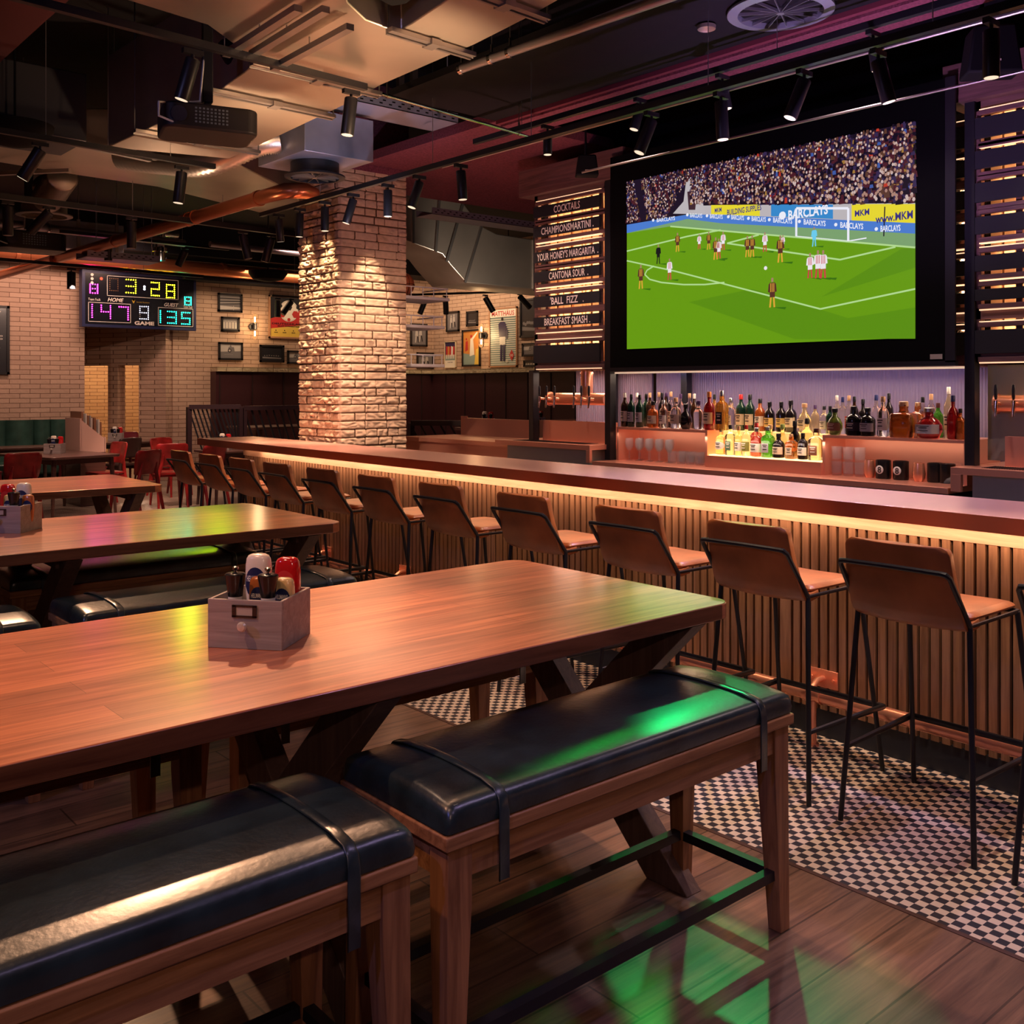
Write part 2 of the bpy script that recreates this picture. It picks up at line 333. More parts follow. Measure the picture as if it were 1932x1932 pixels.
# ================= bar counter =================
BR=math.atan(.03); bar=thing('bar_counter','long bar counter with copper top and oak slat front lit from below the top','bar counter',(3.93,1.6,0),-BR)
m=MB(); m.box(.004,.60,-3.2,8.0,1.025,1.09); m.build('countertop',bartop,bar,bevel=.002)
m=MB(); m.box(0,.004,-3.2,8.0,1.025,1.0885); m.build('fascia',M('shaded_copper_fascia',(.50,.17,.10),.3,.75),bar)  # copper darkened to stand for the dark floor it reflects
m=MB(); m.box(.10,.118,-3.2,7.15,.962,1.024); m.build('top_rail',railw,bar,bevel=.001)
m=MB(); y=-3.2; k=0
while y<7.1:
    wdt=.036 if k%22 else .062; m.box(.102,.125,y,y+wdt-.002,.125,.962); y+=wdt+.012; k+=1
m.build('slat_panel',slatm,bar,recalc=False)
m=MB(); m.box(.125,.14,-3.2,7.15,.0,1.024); m.box(.14,.55,-3.2,-3.1,0,1.024); m.box(.14,.55,7.1,7.15,0,1.024); m.build('carcass',blkm,bar)
m=MB(); m.box(.112,.125,-3.2,7.15,0,.125); m.build('kick_plate',M('dark_kick_plate',(.02,.022,.03),.4),bar)
m=MB(); m.box(.05,.062,-3.2,7.1,1.019,1.0245); m.build('light_strip',ledw,bar)
for yy in (-2.0,.5,3.0,5.5):
    l=light('AREA',(0,0,0),3.6,(1,.62,.38),None,.02,sy=2.5); l.parent=bar; l.location=(.035,yy,1.017); l.rotation_euler=(0,math.radians(-32),0)
l=light('AREA',(0,0,0),3,(1,.60,.32),None,.03,sy=8); l.parent=bar; l.location=(.02,2.0,1.018); l.rotation_euler=(0,math.radians(20),0)
# foot rail
rail=thing('foot_rail','polished copper foot rail on brackets along the foot of the bar','foot rail',(3.93,1.6,0),-BR)
m=MB(); m.tube([(-.02,-3,.225),(-.02,7.1,.225)],.030,20); m.build('pipe',copper,rail)
for i,yy in enumerate([-1.35,-.20,.95,2.1,3.25,4.4,5.55,6.7]):
    m=MB(); m.box(.092,.101,yy-.075,yy+.075,.23,.31)
    for dy in (-.055,.055): m.cyl((.093,yy+dy,.27),(.088,yy+dy,.27),.006,8)
    pl=m.build('bracket_plate',copper,rail,bevel=.001)
    m=MB(); m.tube([(.095,yy,.27),(.05,yy,.268),(-.0,yy,.235)],.014,10); m.cyl((-.02,yy-.012,.225),(-.02,yy+.012,.225),.038,18); m.cyl((-.02,yy-.075,.225),(-.02,yy-.06,.225),.035,18); m.build('bracket_arm',copper,pl)
    m=MB(); m.cyl((-.02,yy-.03,.0),(-.02,yy-.03,.2),.013,12); m.cyl((-.02,yy-.03,0),(-.02,yy-.03,.012),.022,12); m.build('post',copper,rail)
# ================= bar stools =================
def make_stool(label):
    t=thing('bar_stool',label,'bar stool',group='tan leather bar stools along the bar')
    # moulded backrest: path in x,z with half widths
    def shell(path,n=10,dish=.012):
        rows=[]
        for (x,z,hw,nx,nz) in path:
            rows.append([(x+nx*dish*(1-(2*i/n-1)**2),hw*(2*i/n-1),z+nz*dish*(1-(2*i/n-1)**2)) for i in range(n+1)])
        mb=MB(); vs=[p for r in rows for p in r]; fs=[]
        for j in range(len(rows)-1):
            for i in range(n): a=j*(n+1)+i; fs.append((a,a+1,a+n+2,a+n+1))
        mb.add(vs,fs); return mb
    path=[(-.318,1.050,.160,-1,0),(-.317,1.044,.182,-1,0),(-.314,1.028,.190,-1,0),(-.304,.98,.193,-1,0),(-.290,.92,.197,-1,0),(-.272,.865,.201,-1,0),(-.256,.82,.204,-1,0),(-.242,.793,.204,-.8,-.4),(-.218,.777,.203,-.5,-.8),(-.185,.772,.202,0,-1),(-.13,.780,.200,0,-1)]
    o=shell(path).build('backrest',tan,t,recalc=True)
    s=o.modifiers.new('thickness','SOLIDIFY'); s.thickness=.030; s.offset=0
    b=o.modifiers.new('bevel','BEVEL'); b.width=.011; b.segments=3; b.limit_method='ANGLE'; b.angle_limit=.9
    m=MB(); rings=[]
    for x,z,hw,th in [(-.18,.800,.192,.03),(-.17,.803,.197,.034),(-.05,.802,.200,.036),(.08,.803,.201,.036),(.15,.802,.199,.034),(.178,.797,.19,.028),(.19,.790,.165,.016)]:
        rings.append([(x,-hw,z-th*.5),(x,-hw-.004,z-.002),(x,-hw*.94,z+th*.42),(x,-hw*.5,z+th*.34),(x,0,z+th*.28),(x,hw*.5,z+th*.34),(x,hw*.94,z+th*.42),(x,hw+.004,z-.002),(x,hw,z-th*.5),(x,hw*.5,z-th*.5),(x,-hw*.5,z-th*.5)])
    m.loft(rings); st=m.build('seat',tan,t,sub=1)
    R=.0098
    for (sx,sy) in ((-1,1),(-1,-1),(1,1),(1,-1)):
        top=(-.215 if sx<0 else .155,.205*sy,.778); bot=(-.27 if sx<0 else .27,.245*sy,0)
        m=MB(); m.tube([top,bot],R,10); m.build('leg',blk,t)
    m=MB()
    def lg(sx,sy,z):
        f=1-z/.778; return ((-.215-.055*f) if sx<0 else (.155+.115*f),sy*(.205+.04*f),z)
    a=lg(-1,1,.27);b=lg(1,1,.27);c=lg(1,-1,.27);d=lg(-1,-1,.27)
    m.tube([a,(b[0]+.03,b[1]+.02,.27),(c[0]+.03,c[1]-.02,.27),d],.0092,8); m.build('footrest',blk,t)
    m=MB(); m.tube([(-.215,.205,.778),(.16,.205,.778),(.16,-.205,.778),(-.215,-.205,.778)],.0065,8,close=True); m.build('seat_frame',blk,t)
    m=MB(); m.tube([(-.215,.207,.776),(-.345,.200,.955),(-.358,.190,.968),(-.360,.175,.970),(-.352,0,.970),(-.360,-.175,.970),(-.358,-.190,.968),(-.345,-.200,.955),(-.215,-.207,.776)],.0090,8); m.build('back_frame',blk,t)
    return t
SY=[1.775,2.41,3.07,3.80,4.52,5.20,5.88,6.55,7.15,7.75,8.38]
st0=make_stool('tan leather bar stool nearest the camera among those shown whole')
for i,y in enumerate(SY):
    loc=(3.600+.032*(y-1.8),y,0)
    if i==0: st0.location=loc
    else: dup(st0,loc,0,['','tan bar stool second from the nearest whole one, right of the near table end','tan bar stool just beyond the far corner of the near table top','tan bar stool fourth along the bar counted from the nearest whole one','tan bar stool fifth along, right of the second table','tan bar stool sixth along the bar, right of the second table corner','tan bar stool seventh along the bar, at the end of the second table','tan bar stool fourth from the far end of the row','tan bar stool third from the far end of the row','tan bar stool second from the far end of the row','tan bar stool at the far end of the row beside the red chairs'][i])
dup(st0,(3.585,1.15,0),0,'bar stool cut off by the right edge of the picture')
for o in (rail,): pass
# ================= high tables =================
def rrect(x0,x1,y0,y1,r,n=5):
    p=[]
    for cx,cy,a in ((x1-r,y1-r,0),(x0+r,y1-r,90),(x0+r,y0+r,180),(x1-r,y0+r,270)):
        for i in range(n+1): t=math.radians(a+90*i/n); p.append((cx+r*math.cos(t),cy+r*math.sin(t)))
    return p
def high_table(x1,y0,y1,label,n=3,rz=0):
    t=thing('high_table',label,'table',(x1,y0,0),rz,'oak high tables with crossed legs'); W=y1-y0
    m=MB(); m.prism(rrect(-2.62,0,0,W,.07),'z',.85,.9,0,True); m.build('tabletop',oak,t,bevel=.004,angle=.5)
    for k in range(n):
        x=-.16-1.15*k; c=W/2
        for s in (1,-1):
            # plank leaning from the top at one side to the floor at the other
            hw=.085; a=c-s*(W/2-.10); b=c+s*(W/2-.12)
            m=MB(); m.prism([(a-hw,.845),(a+hw,.845),(b+hw,0),(b-hw,0)],'x',x-.035+.0*s,x+.035); m.build('leg',oakd,t,bevel=.003)
        m=MB(); m.box(x-.05,x+.05,.12,W-.12,.80,.85); m.build('cross_batten',oakd,t)
    m=MB(); m.box(-2.46,-.16,W/2-.03,W/2+.03,.40,.50); m.build('stretcher',oakd,t)
    return t
high_table(2.655,1.985,3.05,'big oak high table in the foreground with one crate of sauces')
high_table(2.72,4.46,5.60,'oak high table in the middle of the row with coloured light on its top',rz=math.radians(-1))
high_table(2.81,7.02,8.16,'oak high table at the far end of the row below the red chairs',rz=math.radians(-1.5))
# ================= benches =================
def cushion(x0,x1,y0,y1,z0,z1,n=24):
    W=y1-y0; c=(y0+y1)/2; rings=[]
    def ring(x,k,top):
        # k: inset, top: height factor
        hw=W/2-k; zt=z0+(z1-z0)*top; p=[]; r=.022
        prof=[(-hw,z0+.004),(-hw-.004,z0+(zt-z0)*.45),(-hw-.001,zt-r*.8),(-hw+r*.30,zt-r*.22),(-hw+r*1.0,zt)]
        for q in prof: p.append(q)
        for q in (-.6,-.3,0,.3,.6): p.append((hw*q,zt+.013*(1-q*q)*top))
        for a,b in reversed(prof): p.append((-a,b))
        return [(x,c+a,b) for a,b in p]
    e=[(0,.012,.50),(.002,.004,.72),(.010,.0,.90),(.026,0,.975),(.06,0,1)]
    for d,k,tp in e: rings.append(ring(x0+d,k,tp))
    for i in range(1,8): rings.append(ring(x0+.07+(x1-x0-.14)*i/8,0,1))
    for d,k,tp in reversed(e): rings.append(ring(x1-d,k,tp))
    m=MB(); m.loft(rings); return m
def make_bench(label):
    t=thing('bench',label,'bench',group='leather topped benches at the high tables'); Lx,W=1.27,.43
    m=MB(); m.box(0.02,Lx-.02,.02,.05,.525,.605); m.box(.02,Lx-.02,W-.05,W-.02,.525,.605); m.box(.02,.05,.02,W-.02,.525,.605); m.box(Lx-.05,Lx-.02,.02,W-.02,.525,.605); m.build('apron',oakf,t)
    m=MB(); m.box(0,Lx,0,W,.600,.632); m.build('seat_board',oakf,t,bevel=.004)
    for x in (0.012,Lx-.078):
        for y in (.012,W-.078):
            m=MB(); ix=.016 if x<.5 else -.016; iy=.012 if y<.2 else -.012
            a=.033;b=.022; cx=x+a;cy=y+a
            m.loft([[(cx+dx*a,cy+dy*a,.60) for dx,dy in ((-1,-1),(1,-1),(1,1),(-1,1))],[(cx+dx*a,cy+dy*a,.48) for dx,dy in ((-1,-1),(1,-1),(1,1),(-1,1))],[(cx-ix+dx*b,cy-iy+dy*b,0) for dx,dy in ((-1,-1),(1,-1),(1,1),(-1,1))]]); 
            for i in range(len(m.sm)): m.sm[i]=False
            m.build('leg',oakl,t,bevel=.002)
    m=MB(); z=.165; c0,c1=.04,W-.04
    m.bar((.045,c0,z),(Lx-.045,c0,z),.028,.028); m.bar((.045,c1,z),(Lx-.045,c1,z),.028,.028); m.bar((.045,c0,z),(.045,c1,z),.028,.028); m.bar((Lx-.045,c0,z),(Lx-.045,c1,z),.028,.028); m.build('steel_stretcher',blk,t)
    cu=cushion(.004,Lx-.004,.004,W-.004,.632,.695).build('cushion',leath,t,angle=1.2)
    m=MB()
    for y in (.012,W-.012):
        for i in range(60):
            x=.03+(Lx-.06)*i/60; m.bar((x,y+(.004 if y<.2 else -.004),.690),(x+.012,y+(.004 if y<.2 else -.004),.690),.002,.002)
    m.build('stitching',stitch,cu,recalc=False)
    for x in (.155,Lx-.155):
        prof=[(-.006,.50),(-.006,.65),(0.000,.680),(.018,.6975)]+[(W/2*(1+q)*1.0,.7005+.012*(1-q*q)) for q in (-.7,-.35,0,.35,.7)]+[(W-.018,.6975),(W,.680),(W+.006,.65),(W+.006,.50)]
        m=MB(); vs=[];n=len(prof)
        ring=[[(xx,y,z+dz) for (y,z) in prof] for xx,dz in ((x-.014,0),(x-.011,.002),(x+.011,.002),(x+.014,0))]
        vs=[v for r in ring for v in r]; fs=[]
        for j in range(3):
            for i in range(n-1): a=j*n+i; fs.append((a,a+1,a+n+1,a+n))
        m.add(vs,fs); m.build('strap',leath,t,angle=1.2).modifiers.new('t','SOLIDIFY').thickness=.004
    return t
b0=make_bench('leather bench in front of the near table, right hand one shown whole'); b0.location=(1.285,1.70,0)
for x,y,l in [(-.075,1.675,'leather bench at the bottom left corner of the picture'),
  (1.33,2.78,'leather bench behind the near table under its far edge, right one'),(-.03,2.78,'leather bench behind the near table under its far edge, left one'),
  (1.31,4.10,'leather bench before the middle table, seen behind the sauce crate'),(-.10,4.10,'leather bench before the middle table, at the left edge'),
  (1.30,5.08,'leather bench under the far side of the middle table, right one'),(-.1,5.12,'leather bench under the far side of the middle table, left one'),
  (1.25,6.56,'leather bench peeping out before the farthest high table')]:
    dup(b0,(x,y,0),0,l)
# ================= sauce crates =================
def make_crate(label):
    t=thing('sauce_crate',label,'crate',group='bleached wooden sauce crates')
    a,b,h,k=.1035,.0975,.128,.009
    m=MB(); m.box(-a,a,-b,-b+k,0,h); m.box(-a,a,b-k,b,0,h); m.box(-a,-a+k,-b+k,b-k,0,h); m.box(a-k,a,-b+k,b-k,0,h); m.box(-a+k,a-k,-b+k,b-k,.004,.012)
    m.build('box',crate,t,bevel=.0015)
    m=MB(); x0,x1,z0,z1=-.034,.034,.083,.115
    m.box(x0,x1,-b-.004,-b,z0,z0+.005); m.box(x0,x1,-b-.004,-b,z1-.005,z1); m.box(x0,x0+.011,-b-.004,-b,z0,z1); m.box(x1-.011,x1,-b-.004,-b,z0,z1)
    hd=m.build('label_holder',M('bronze_holder',(.07,.05,.04),.4,.7),t)
    m=MB(); m.box(x0+.01,x1-.01,-b-.002,-b,z0+.004,z1-.004); m.build('blank_card',M('grey_card',(.42,.38,.34),.7),hd)
    m=MB(); m.lathe([(.005,0),(.005,.008),(.012,.012),(.0135,.018),(.010,.024),(.001,.026)],(0,0,0),14,axis='y'); 
    for i,v in enumerate(m.v): m.v[i]=(v[0],-b-v[1],.062+v[2])
    m.build('knob',M('pale_metal_knob',(.75,.70,.62),.3,.4),t); return t
def make_mill(label):
    t=thing('pepper_mill',label,'pepper mill',group='pepper mills in the sauce crates')
    m=MB(); m.lathe([(.024,.012),(.024,.02),(.0195,.05),(.018,.10),(.019,.128)],n=20); m.build('base',M('white_mill_body',(.72,.70,.68),.3),t)
    m=MB(); m.lathe([(.019,.128),(.021,.145),(.027,.182),(.0275,.186),(.024,.189),(.004,.192)],n=20); m.build('grip',M('black_mill_grip',(.006,.006,.009),.22),t)
    m=MB(); m.lathe([(.004,.190),(.004,.196),(.009,.200),(.009,.205),(.003,.208)],n=14); m.build('knob',chrome,t); return t
def make_bottle(label,name,h,rx,ry,col,lab,txt,rough=.25,grp=''):
    t=thing(name,label,'sauce bottle',group=grp)
    m=MB(); n=24; rings=[]
    for f,k in [(.17,.60),(.22,.74),(.32,.86),(.5,.97),(.70,1),(.86,.97),(.94,.90),(.98,.76),(1,.5)]:
        rings.append([(rx*k*math.copysign(abs(math.cos(2*PI*j/n))**.8,math.cos(2*PI*j/n)),ry*k*math.copysign(abs(math.sin(2*PI*j/n))**.8,math.sin(2*PI*j/n)),.012+h*f) for j in range(n)])
    m.loft(rings); m.build('bottle',M(name+'_plastic',col,rough,coat=.5),t)
    m=MB(); m.lathe([(rx*.55,.012),(rx*.6,.02),(rx*.55,.012+h*.17)],n=18); m.build('cap',M(name+'_cap',lab[1],.35),t)
    m=MB(); q=[]
    for i in range(9):
        a=-1+2*i/8; q.append((rx*.80*a,-ry*(1.03-.22*a*a)))
    z0,z1=.012+h*.44,.012+h*.84
    vs=[];fs=[]
    for i,(x,y) in enumerate(q):
        hh=(1-(x/rx/.83)**2)**.5; zc=(z0+z1)/2; vs+=[(x,y,zc-(zc-z0)*hh),(x,y,zc+(z1-zc)*hh)]
    for i in range(8): fs.append((2*i,2*i+2,2*i+3,2*i+1))
    m.add(vs,fs); lb=m.build('front_label',M(name+'_label',lab[0],.4),t)
    if txt:
        m=MB(); m.text(txt,(0,-ry*1.07,.012+h*.66),(1,0,0),(0,0,1),h*.075,w=rx*1.25,bold=.02); m.build('lettering',M('white_label_print',(.85,.83,.8),.5),lb)
    return t
crate0=make_crate('bleached wooden crate of sauces on the foreground table')
mill0=make_mill('x'); NAVY=((.012,.02,.09),(.012,.02,.09))
mayo0=make_bottle('x','mayonnaise_bottle',.212,.037,.024,(.78,.72,.62),NAVY,"HELLMANN'S",grp='mayonnaise bottles in the sauce crates')
ket0=make_bottle('x','ketchup_bottle',.205,.036,.024,(.50,.012,.015),((.55,.03,.03),(.8,.8,.8)),None,.12,grp='ketchup bottles in the sauce crates')
mus0=make_bottle('x','mustard_bottle',.160,.028,.019,(.72,.55,.26),NAVY,"HELLMANN'S",grp='mustard bottles in the sauce crates')
bbq0=make_bottle('x','barbecue_sauce_bottle',.160,.028,.019,(.42,.13,.04),NAVY,"HELLMANN'S",grp='barbecue sauce bottles in the sauce crates')
first=[True]
def crate_set(cx,cy,z,deg,where,flip=False,full=True):
    a=math.radians(deg); loc=(cx,cy,z); c=crate0 if first[0] else copy_tree(crate0)
    c.location=loc; c.rotation_euler=(0,0,a); c['label']='bleached wooden crate of sauces '+where
    spots=[(mill0,-.048,-.052,'left pepper mill in the crate '),(mill0,.045,-.052,'right pepper mill in the crate '),(mayo0,-.030 if not flip else .035,.055,'white mayonnaise bottle in the crate '),(ket0,.055 if not flip else -.045,.055,'red ketchup bottle in the crate ')]
    if full: spots+=[(bbq0,-.004 if not flip else .085,.004,'brown sauce bottle in the crate '),(mus0,.070 if not flip else -.004,-.002 if not flip else .0,'yellow mustard bottle in the crate ')]
    used=set()
    for src,x,y,l in spots:
        if first[0] and src.name not in used: o=src; used.add(src.name)
        else: o=copy_tree(src)
        o.location=(cx+x*math.cos(a)-y*math.sin(a),cy+x*math.sin(a)+y*math.cos(a),z); o.rotation_euler=(0,0,a+(.15 if src is bbq0 else 0)); o['label']=l+where
    first[0]=False
crate_set(1.271,2.515,.9,-51.2,'on the foreground table')
crate_set(1.345,5.235,.9,-44,'on the middle table at the left edge',flip=True)
BOTTLES=[('T',6.08,5.643,0.275,0.03,'t','brown','cream','white'),('T',6.08,5.573,0.263,0.028,'t','green','silver','black'),('T',6.08,5.481,0.259,0.03,'t','green','silver','black'),('T',6.08,5.341,0.209,0.04,'r','amber','cream','black'),('T',6.08,5.232,0.219,0.031,'t','clear','white','silver'),('T',6.08,5.108,0.24,0.039,'r','clear','cream','cork'),('T',6.08,5.009,0.192,0.045,'o','black','','black'),('T',6.08,4.886,0.218,0.036,'r','clear','','purple'),('T',6.08,4.785,0.286,0.038,'r','ruby','cream','orange'),('T',6.08,4.667,0.294,0.035,'s','gold','black','silver'),('K',6.22,5.637,0.275,0.028,'t','clear','','white'),('K',6.22,5.538,0.267,0.03,'t','green','','black'),('K',6.22,5.498,0.276,0.028,'t','brown','','cork'),('K',6.22,5.402,0.28,0.028,'t','clear','','cork'),('K',6.22,5.369,0.276,0.028,'t','black','','black'),('K',6.22,5.324,0.276,0.028,'s','brown','','purple'),('K',6.22,5.275,0.285,0.027,'t','clear','cream','cork'),('K',6.22,5.177,0.268,0.027,'t','clear','','purple'),('K',6.22,5.087,0.273,0.027,'t','clear','','cork'),('K',6.22,5.04,0.269,0.027,'t','brown','','white'),('K',6.22,4.845,0.265,0.028,'t','gold','','black'),('M',6.25,4.714,0.242,0.032,'s','clear','white','silver'),('M',6.25,4.621,0.27,0.034,'t','green','cream','red'),('M',6.25,4.54,0.271,0.033,'t','green','cream','black'),('M',6.25,4.451,0.24,0.035,'r','amber','white','black'),('M',6.25,4.368,0.217,0.035,'t','black','yellow','black'),('M',6.25,4.268,0.218,0.034,'t','black','yellow','black'),('M',6.25,4.188,0.23,0.038,'r','black','cream','black'),('M',6.25,4.075,0.209,0.045,'o','pale','cream','cork'),('M',6.25,3.99,0.198,0.026,'t','pale','','purple'),('M',6.25,3.918,0.192,0.028,'r','clear','white','black'),('L',6.06,4.657,0.195,0.039,'r','pale','round','silver'),('L',6.06,4.575,0.221,0.029,'s','clear','green','black'),('L',6.06,4.5,0.215,0.027,'r','pale','white','cork'),('L',6.06,4.434,0.224,0.031,'t','clear','olive','red'),('L',6.06,4.343,0.208,0.042,'r','clear','white','silver'),('L',6.06,4.248,0.218,0.036,'s','lime','silver','silver'),('L',6.06,4.16,0.172,0.039,'r','black','cream','black'),('L',6.06,4.057,0.172,0.031,'s','amber','cream','cork'),('L',6.06,3.964,0.182,0.033,'t','black','white','black'),('L',6.06,3.86,0.218,0.04,'s','clear','brown','brown'),('N',6.17,4.385,0.239,0.031,'s','ruby','','red'),('N',6.17,4.267,0.23,0.038,'o','pale','','cork'),('N',6.17,4.165,0.237,0.038,'o','pale','','lime'),('N',6.17,4.065,0.262,0.034,'r','black','round','black'),('N',6.17,3.968,0.282,0.037,'t','pale','white','black'),('T',6.08,3.731,0.178,0.046,'o','olive','brown','black'),('T',6.08,3.59,0.194,0.047,'r','black','black','black'),('T',6.08,3.491,0.185,0.045,'r','black','silver','black'),('T',6.08,3.383,0.259,0.034,'r','clear','white','cork'),('T',6.08,3.242,0.229,0.064,'S','cognac','','cork'),('T',6.08,3.075,0.191,0.073,'o','ruby','silver','silver'),('T',6.08,2.924,0.268,0.031,'r','ruby','','navy'),('T',6.08,2.878,0.188,0.027,'r','cognac','','black'),('K',6.22,3.854,0.189,0.026,'t','green','','black'),('K',6.22,3.801,0.263,0.024,'t','clear','','white'),('K',6.22,3.757,0.252,0.024,'t','clear','','navy'),('K',6.22,3.709,0.263,0.025,'t','clear','red','cork'),('K',6.22,3.669,0.256,0.025,'t','brown','','black'),('K',6.22,3.606,0.239,0.027,'r','black','','black'),('K',6.22,3.51,0.268,0.028,'r','clear','','navy'),('K',6.22,3.42,0.279,0.026,'t','black','','black'),('K',6.22,3.313,0.227,0.034,'r','pale','','cork'),('K',6.22,3.22,0.221,0.041,'s','amber','','cork'),('K',6.22,3.188,0.256,0.027,'r','clear','','black'),('K',6.22,3.132,0.276,0.027,'t','clear','','cork'),('K',6.22,3.087,0.219,0.03,'t','lime','','brown'),('K',6.22,3.018,0.32,0.027,'t','pale','cream','white')]
PLAYERS=[(0.0634,0.3521,0.1342,'B'),(0.1381,0.4863,0.1067,'K'),(0.1846,0.3872,0.1151,'W'),(0.2172,0.5419,0.1022,'B'),(0.3033,0.5404,0.08,'W'),(0.3401,0.5312,0.093,'B'),(0.3942,0.5183,0.0945,'W'),(0.3663,0.471,0.1159,'B'),(0.3781,0.4748,0.1037,'W'),(0.4825,0.4649,0.1067,'B'),(0.4994,0.4619,0.109,'B'),(0.5437,0.4817,0.0968,'W'),(0.5961,0.4169,0.1319,'B'),(0.605,0.484,0.0686,'W'),(0.7064,0.4779,0.093,'G'),(0.6933,0.3209,0.1196,'W'),(0.7182,0.3171,0.1326,'W'),(0.7347,0.314,0.1326,'W'),(0.5691,0.1875,0.1463,'B')]
SCR={'band':[(0.0004,0.7431),(0.2556,0.7439),(0.384,0.7134),(1.0,0.5297),(1.0,0.4809),(0.384,0.6669),(0.2556,0.7195),(0.0004,0.6928)],'apron':[(0.0004,0.6928),(0.2556,0.7195),(1.0,0.4809),(1.0,0.4192),(0.1867,0.6928),(0.0004,0.6928)],'upper':[(0.2826,0.7873),(1.0,0.6227),(1.0,0.5274),(0.384,0.7073),(0.2826,0.7401)],'y1':[(0.3481,0.7744),(0.5256,0.7332),(0.5256,0.6723),(0.3481,0.7248)],'b1':[(0.564,0.7241),(0.7643,0.6738),(0.7643,0.6029),(0.564,0.6631)],'y2':[(0.8204,0.6623),(1.0,0.6181),(1.0,0.5297),(0.8204,0.5823)],'stairL':[(0.0659,0.9878),(0.0866,0.9916),(0.1339,0.763),(0.109,0.7622)],'tunnel':[(0.2514,0.939),(0.2991,0.955),(0.3236,0.7363),(0.2826,0.7401),(0.1977,0.763),(0.2404,0.8216)],'tdoor':[(0.2556,0.872),(0.2949,0.8735),(0.2869,0.763),(0.2615,0.7691)],'goal':[(0.6485,0.6837),(0.8107,0.6441),(0.8107,0.484),(0.6485,0.5404)],'net':[(0.6485,0.5404),(0.8107,0.484),(0.864,0.4886)],'goalline':[(0.1867,0.6928),(1.0,0.4169)],'pen':[(0.0004,0.5282),(0.2083,0.4322),(0.725,0.1623),(1.0,0.2256)],'box6':[(0.9463,0.4299),(0.7854,0.3979),(0.4077,0.5526),(0.5218,0.5747)],'edge':[(0.0004,0.5854),(0.2556,0.6212),(0.384,0.6296)],'arc':[(0.1183,0.4771),(0.0887,0.4573),(0.0794,0.4337),(0.1001,0.4024),(0.1496,0.3773),(0.2404,0.3521),(0.3236,0.3407),(0.398,0.3415)],'pole':[(0.9168,0.6258),(0.9138,0.4863)],'dark1':[(0.7283,0.2226),(0.9611,0.4169),(1.0,0.4146),(1.0,0.3239)],'dark2':[(0.2615,0.2508),(0.4994,0.2934),(0.8095,0.109),(1.0,0.1402),(1.0,-0.0046),(0.6434,0.0168)],'ball':[(0.5458,0.3956)],'txt':[(0.1648,0.7409),(0.2869,0.7332),(0.3642,0.7096),(0.4428,0.6852),(0.518,0.6593),(0.5995,0.6326),(0.7034,0.5983),(0.8171,0.5579),(0.9286,0.5206)],'t1':[(0.3701,0.7431),(0.458,0.7218)],'t2':[(0.6658,0.6631)],'t3':[(0.8716,0.6067),(0.9463,0.5838)]}
# ================= back bar =================
XW=5.76
def cu_unit(y0,y1,label,z0=1.0,z1=1.27,x0=6.0,x1=6.45,open_=True):
    t=thing('copper_shelf_unit',label,'shelf unit'); k=.02
    m=MB(); m.box(x0,x1,y0,y1,z1-k,z1); m.build('top',coppert,t,bevel=.001)
    m=MB(); m.box(x0,x1,y0,y0+k,z0,z1-k); m.build('side_panel',coppert,t); m=MB(); m.box(x0,x1,y1-k,y1,z0,z1-k); m.build('side_panel',coppert,t)
    m=MB(); m.box(x0+.25,x0+.26,y0+k,y1-k,z0,z1-k); m.build('back_panel',coppert,t); return t
cu_unit(4.74,5.66,'open copper shelf unit full of clear glasses, left one')
cu_unit(2.80,3.775,'open copper shelf unit with the printed mugs, right one')
t=thing('glowing_bottle_step','low copper step with a glowing top under the gin bottles','shelf unit')
m=MB(); m.box(5.98,6.0,3.775,4.74,1.0,1.085); m.box(6.0,6.38,3.775,4.74,1.0,1.083); m.build('front',coppert,t)
m=MB(); m.box(6.0,6.38,3.79,4.725,1.0835,1.092); m.build('lit_top',M('glowing_acrylic',(1,.8,.5),.5,emit=(1,.66,.26),es=2.0),t)
m=MB(); m.box(6.135,6.38,3.79,4.725,1.0925,1.265); m.build('upper_step',M('amber_backlit_acrylic',(1,.7,.35),.5,emit=(1,.56,.18),es=.75),t)
wt=thing('back_counter','copper worktop along the back bar below the bottle shelves','counter')
m=MB(); m.box(XW,6.5,2.80,5.70,.965,1.0); m.build('worktop',coppert,wt,bevel=.001)
m=MB(); m.box(XW+.02,6.5,2.80,5.70,.05,.965); m.build('cabinet',blkm,wt)
for y0,y1,l,nm in ((5.72,6.9,'raised copper drip counter under the left beer taps','left'),(-.6,2.78,'raised copper drip counter under the right beer taps','right')):
    c=thing('drip_counter',l,'counter')
    m=MB(); m.box(XW-.01,6.5,y0,y1,1.085,1.125); m.box(XW-.01,XW+.02,y1-.06 if nm=='right' else y0,y1 if nm=='right' else y0+.04,.985,1.085); m.build('worktop',coppert,c,bevel=.001)
    m=MB(); m.box(XW+.05,6.5,y0+.06,y1-.1,.1,1.08); m.build('fridge_front',steel,c)
    m=MB()
    yy=y0+.15
    while yy<y1-.15: m.bar((XW+.06,yy,1.1265),(XW+.24,yy,1.1265),.006,.002); yy+=.014
    m.build('drip_grate',blk,c,recalc=False)
m=MB(); m.box(5.95,6.02,6.95,8.6,.0,1.08); m.box(5.93,6.6,6.92,8.6,1.05,1.09); tag(m.build('side_counter',coppert),'copper edged counter continuing beyond the left beer taps','counter')
m=MB(); m.box(7.0,7.06,7.75,8.95,.6,1.25); m.box(7.0,7.9,7.75,7.8,.6,1.25); m.box(7.0,7.06,8.95,9.0,.6,1.27); tag(m.build('copper_screen',coppert),'plain copper clad counter back seen right of the pillar','counter')
m=MB(); m.box(6.05,6.1,5.74,6.6,1.125,1.30); tag(m.build('copper_splashback',coppert),'copper splashback behind the left beer taps','splashback')
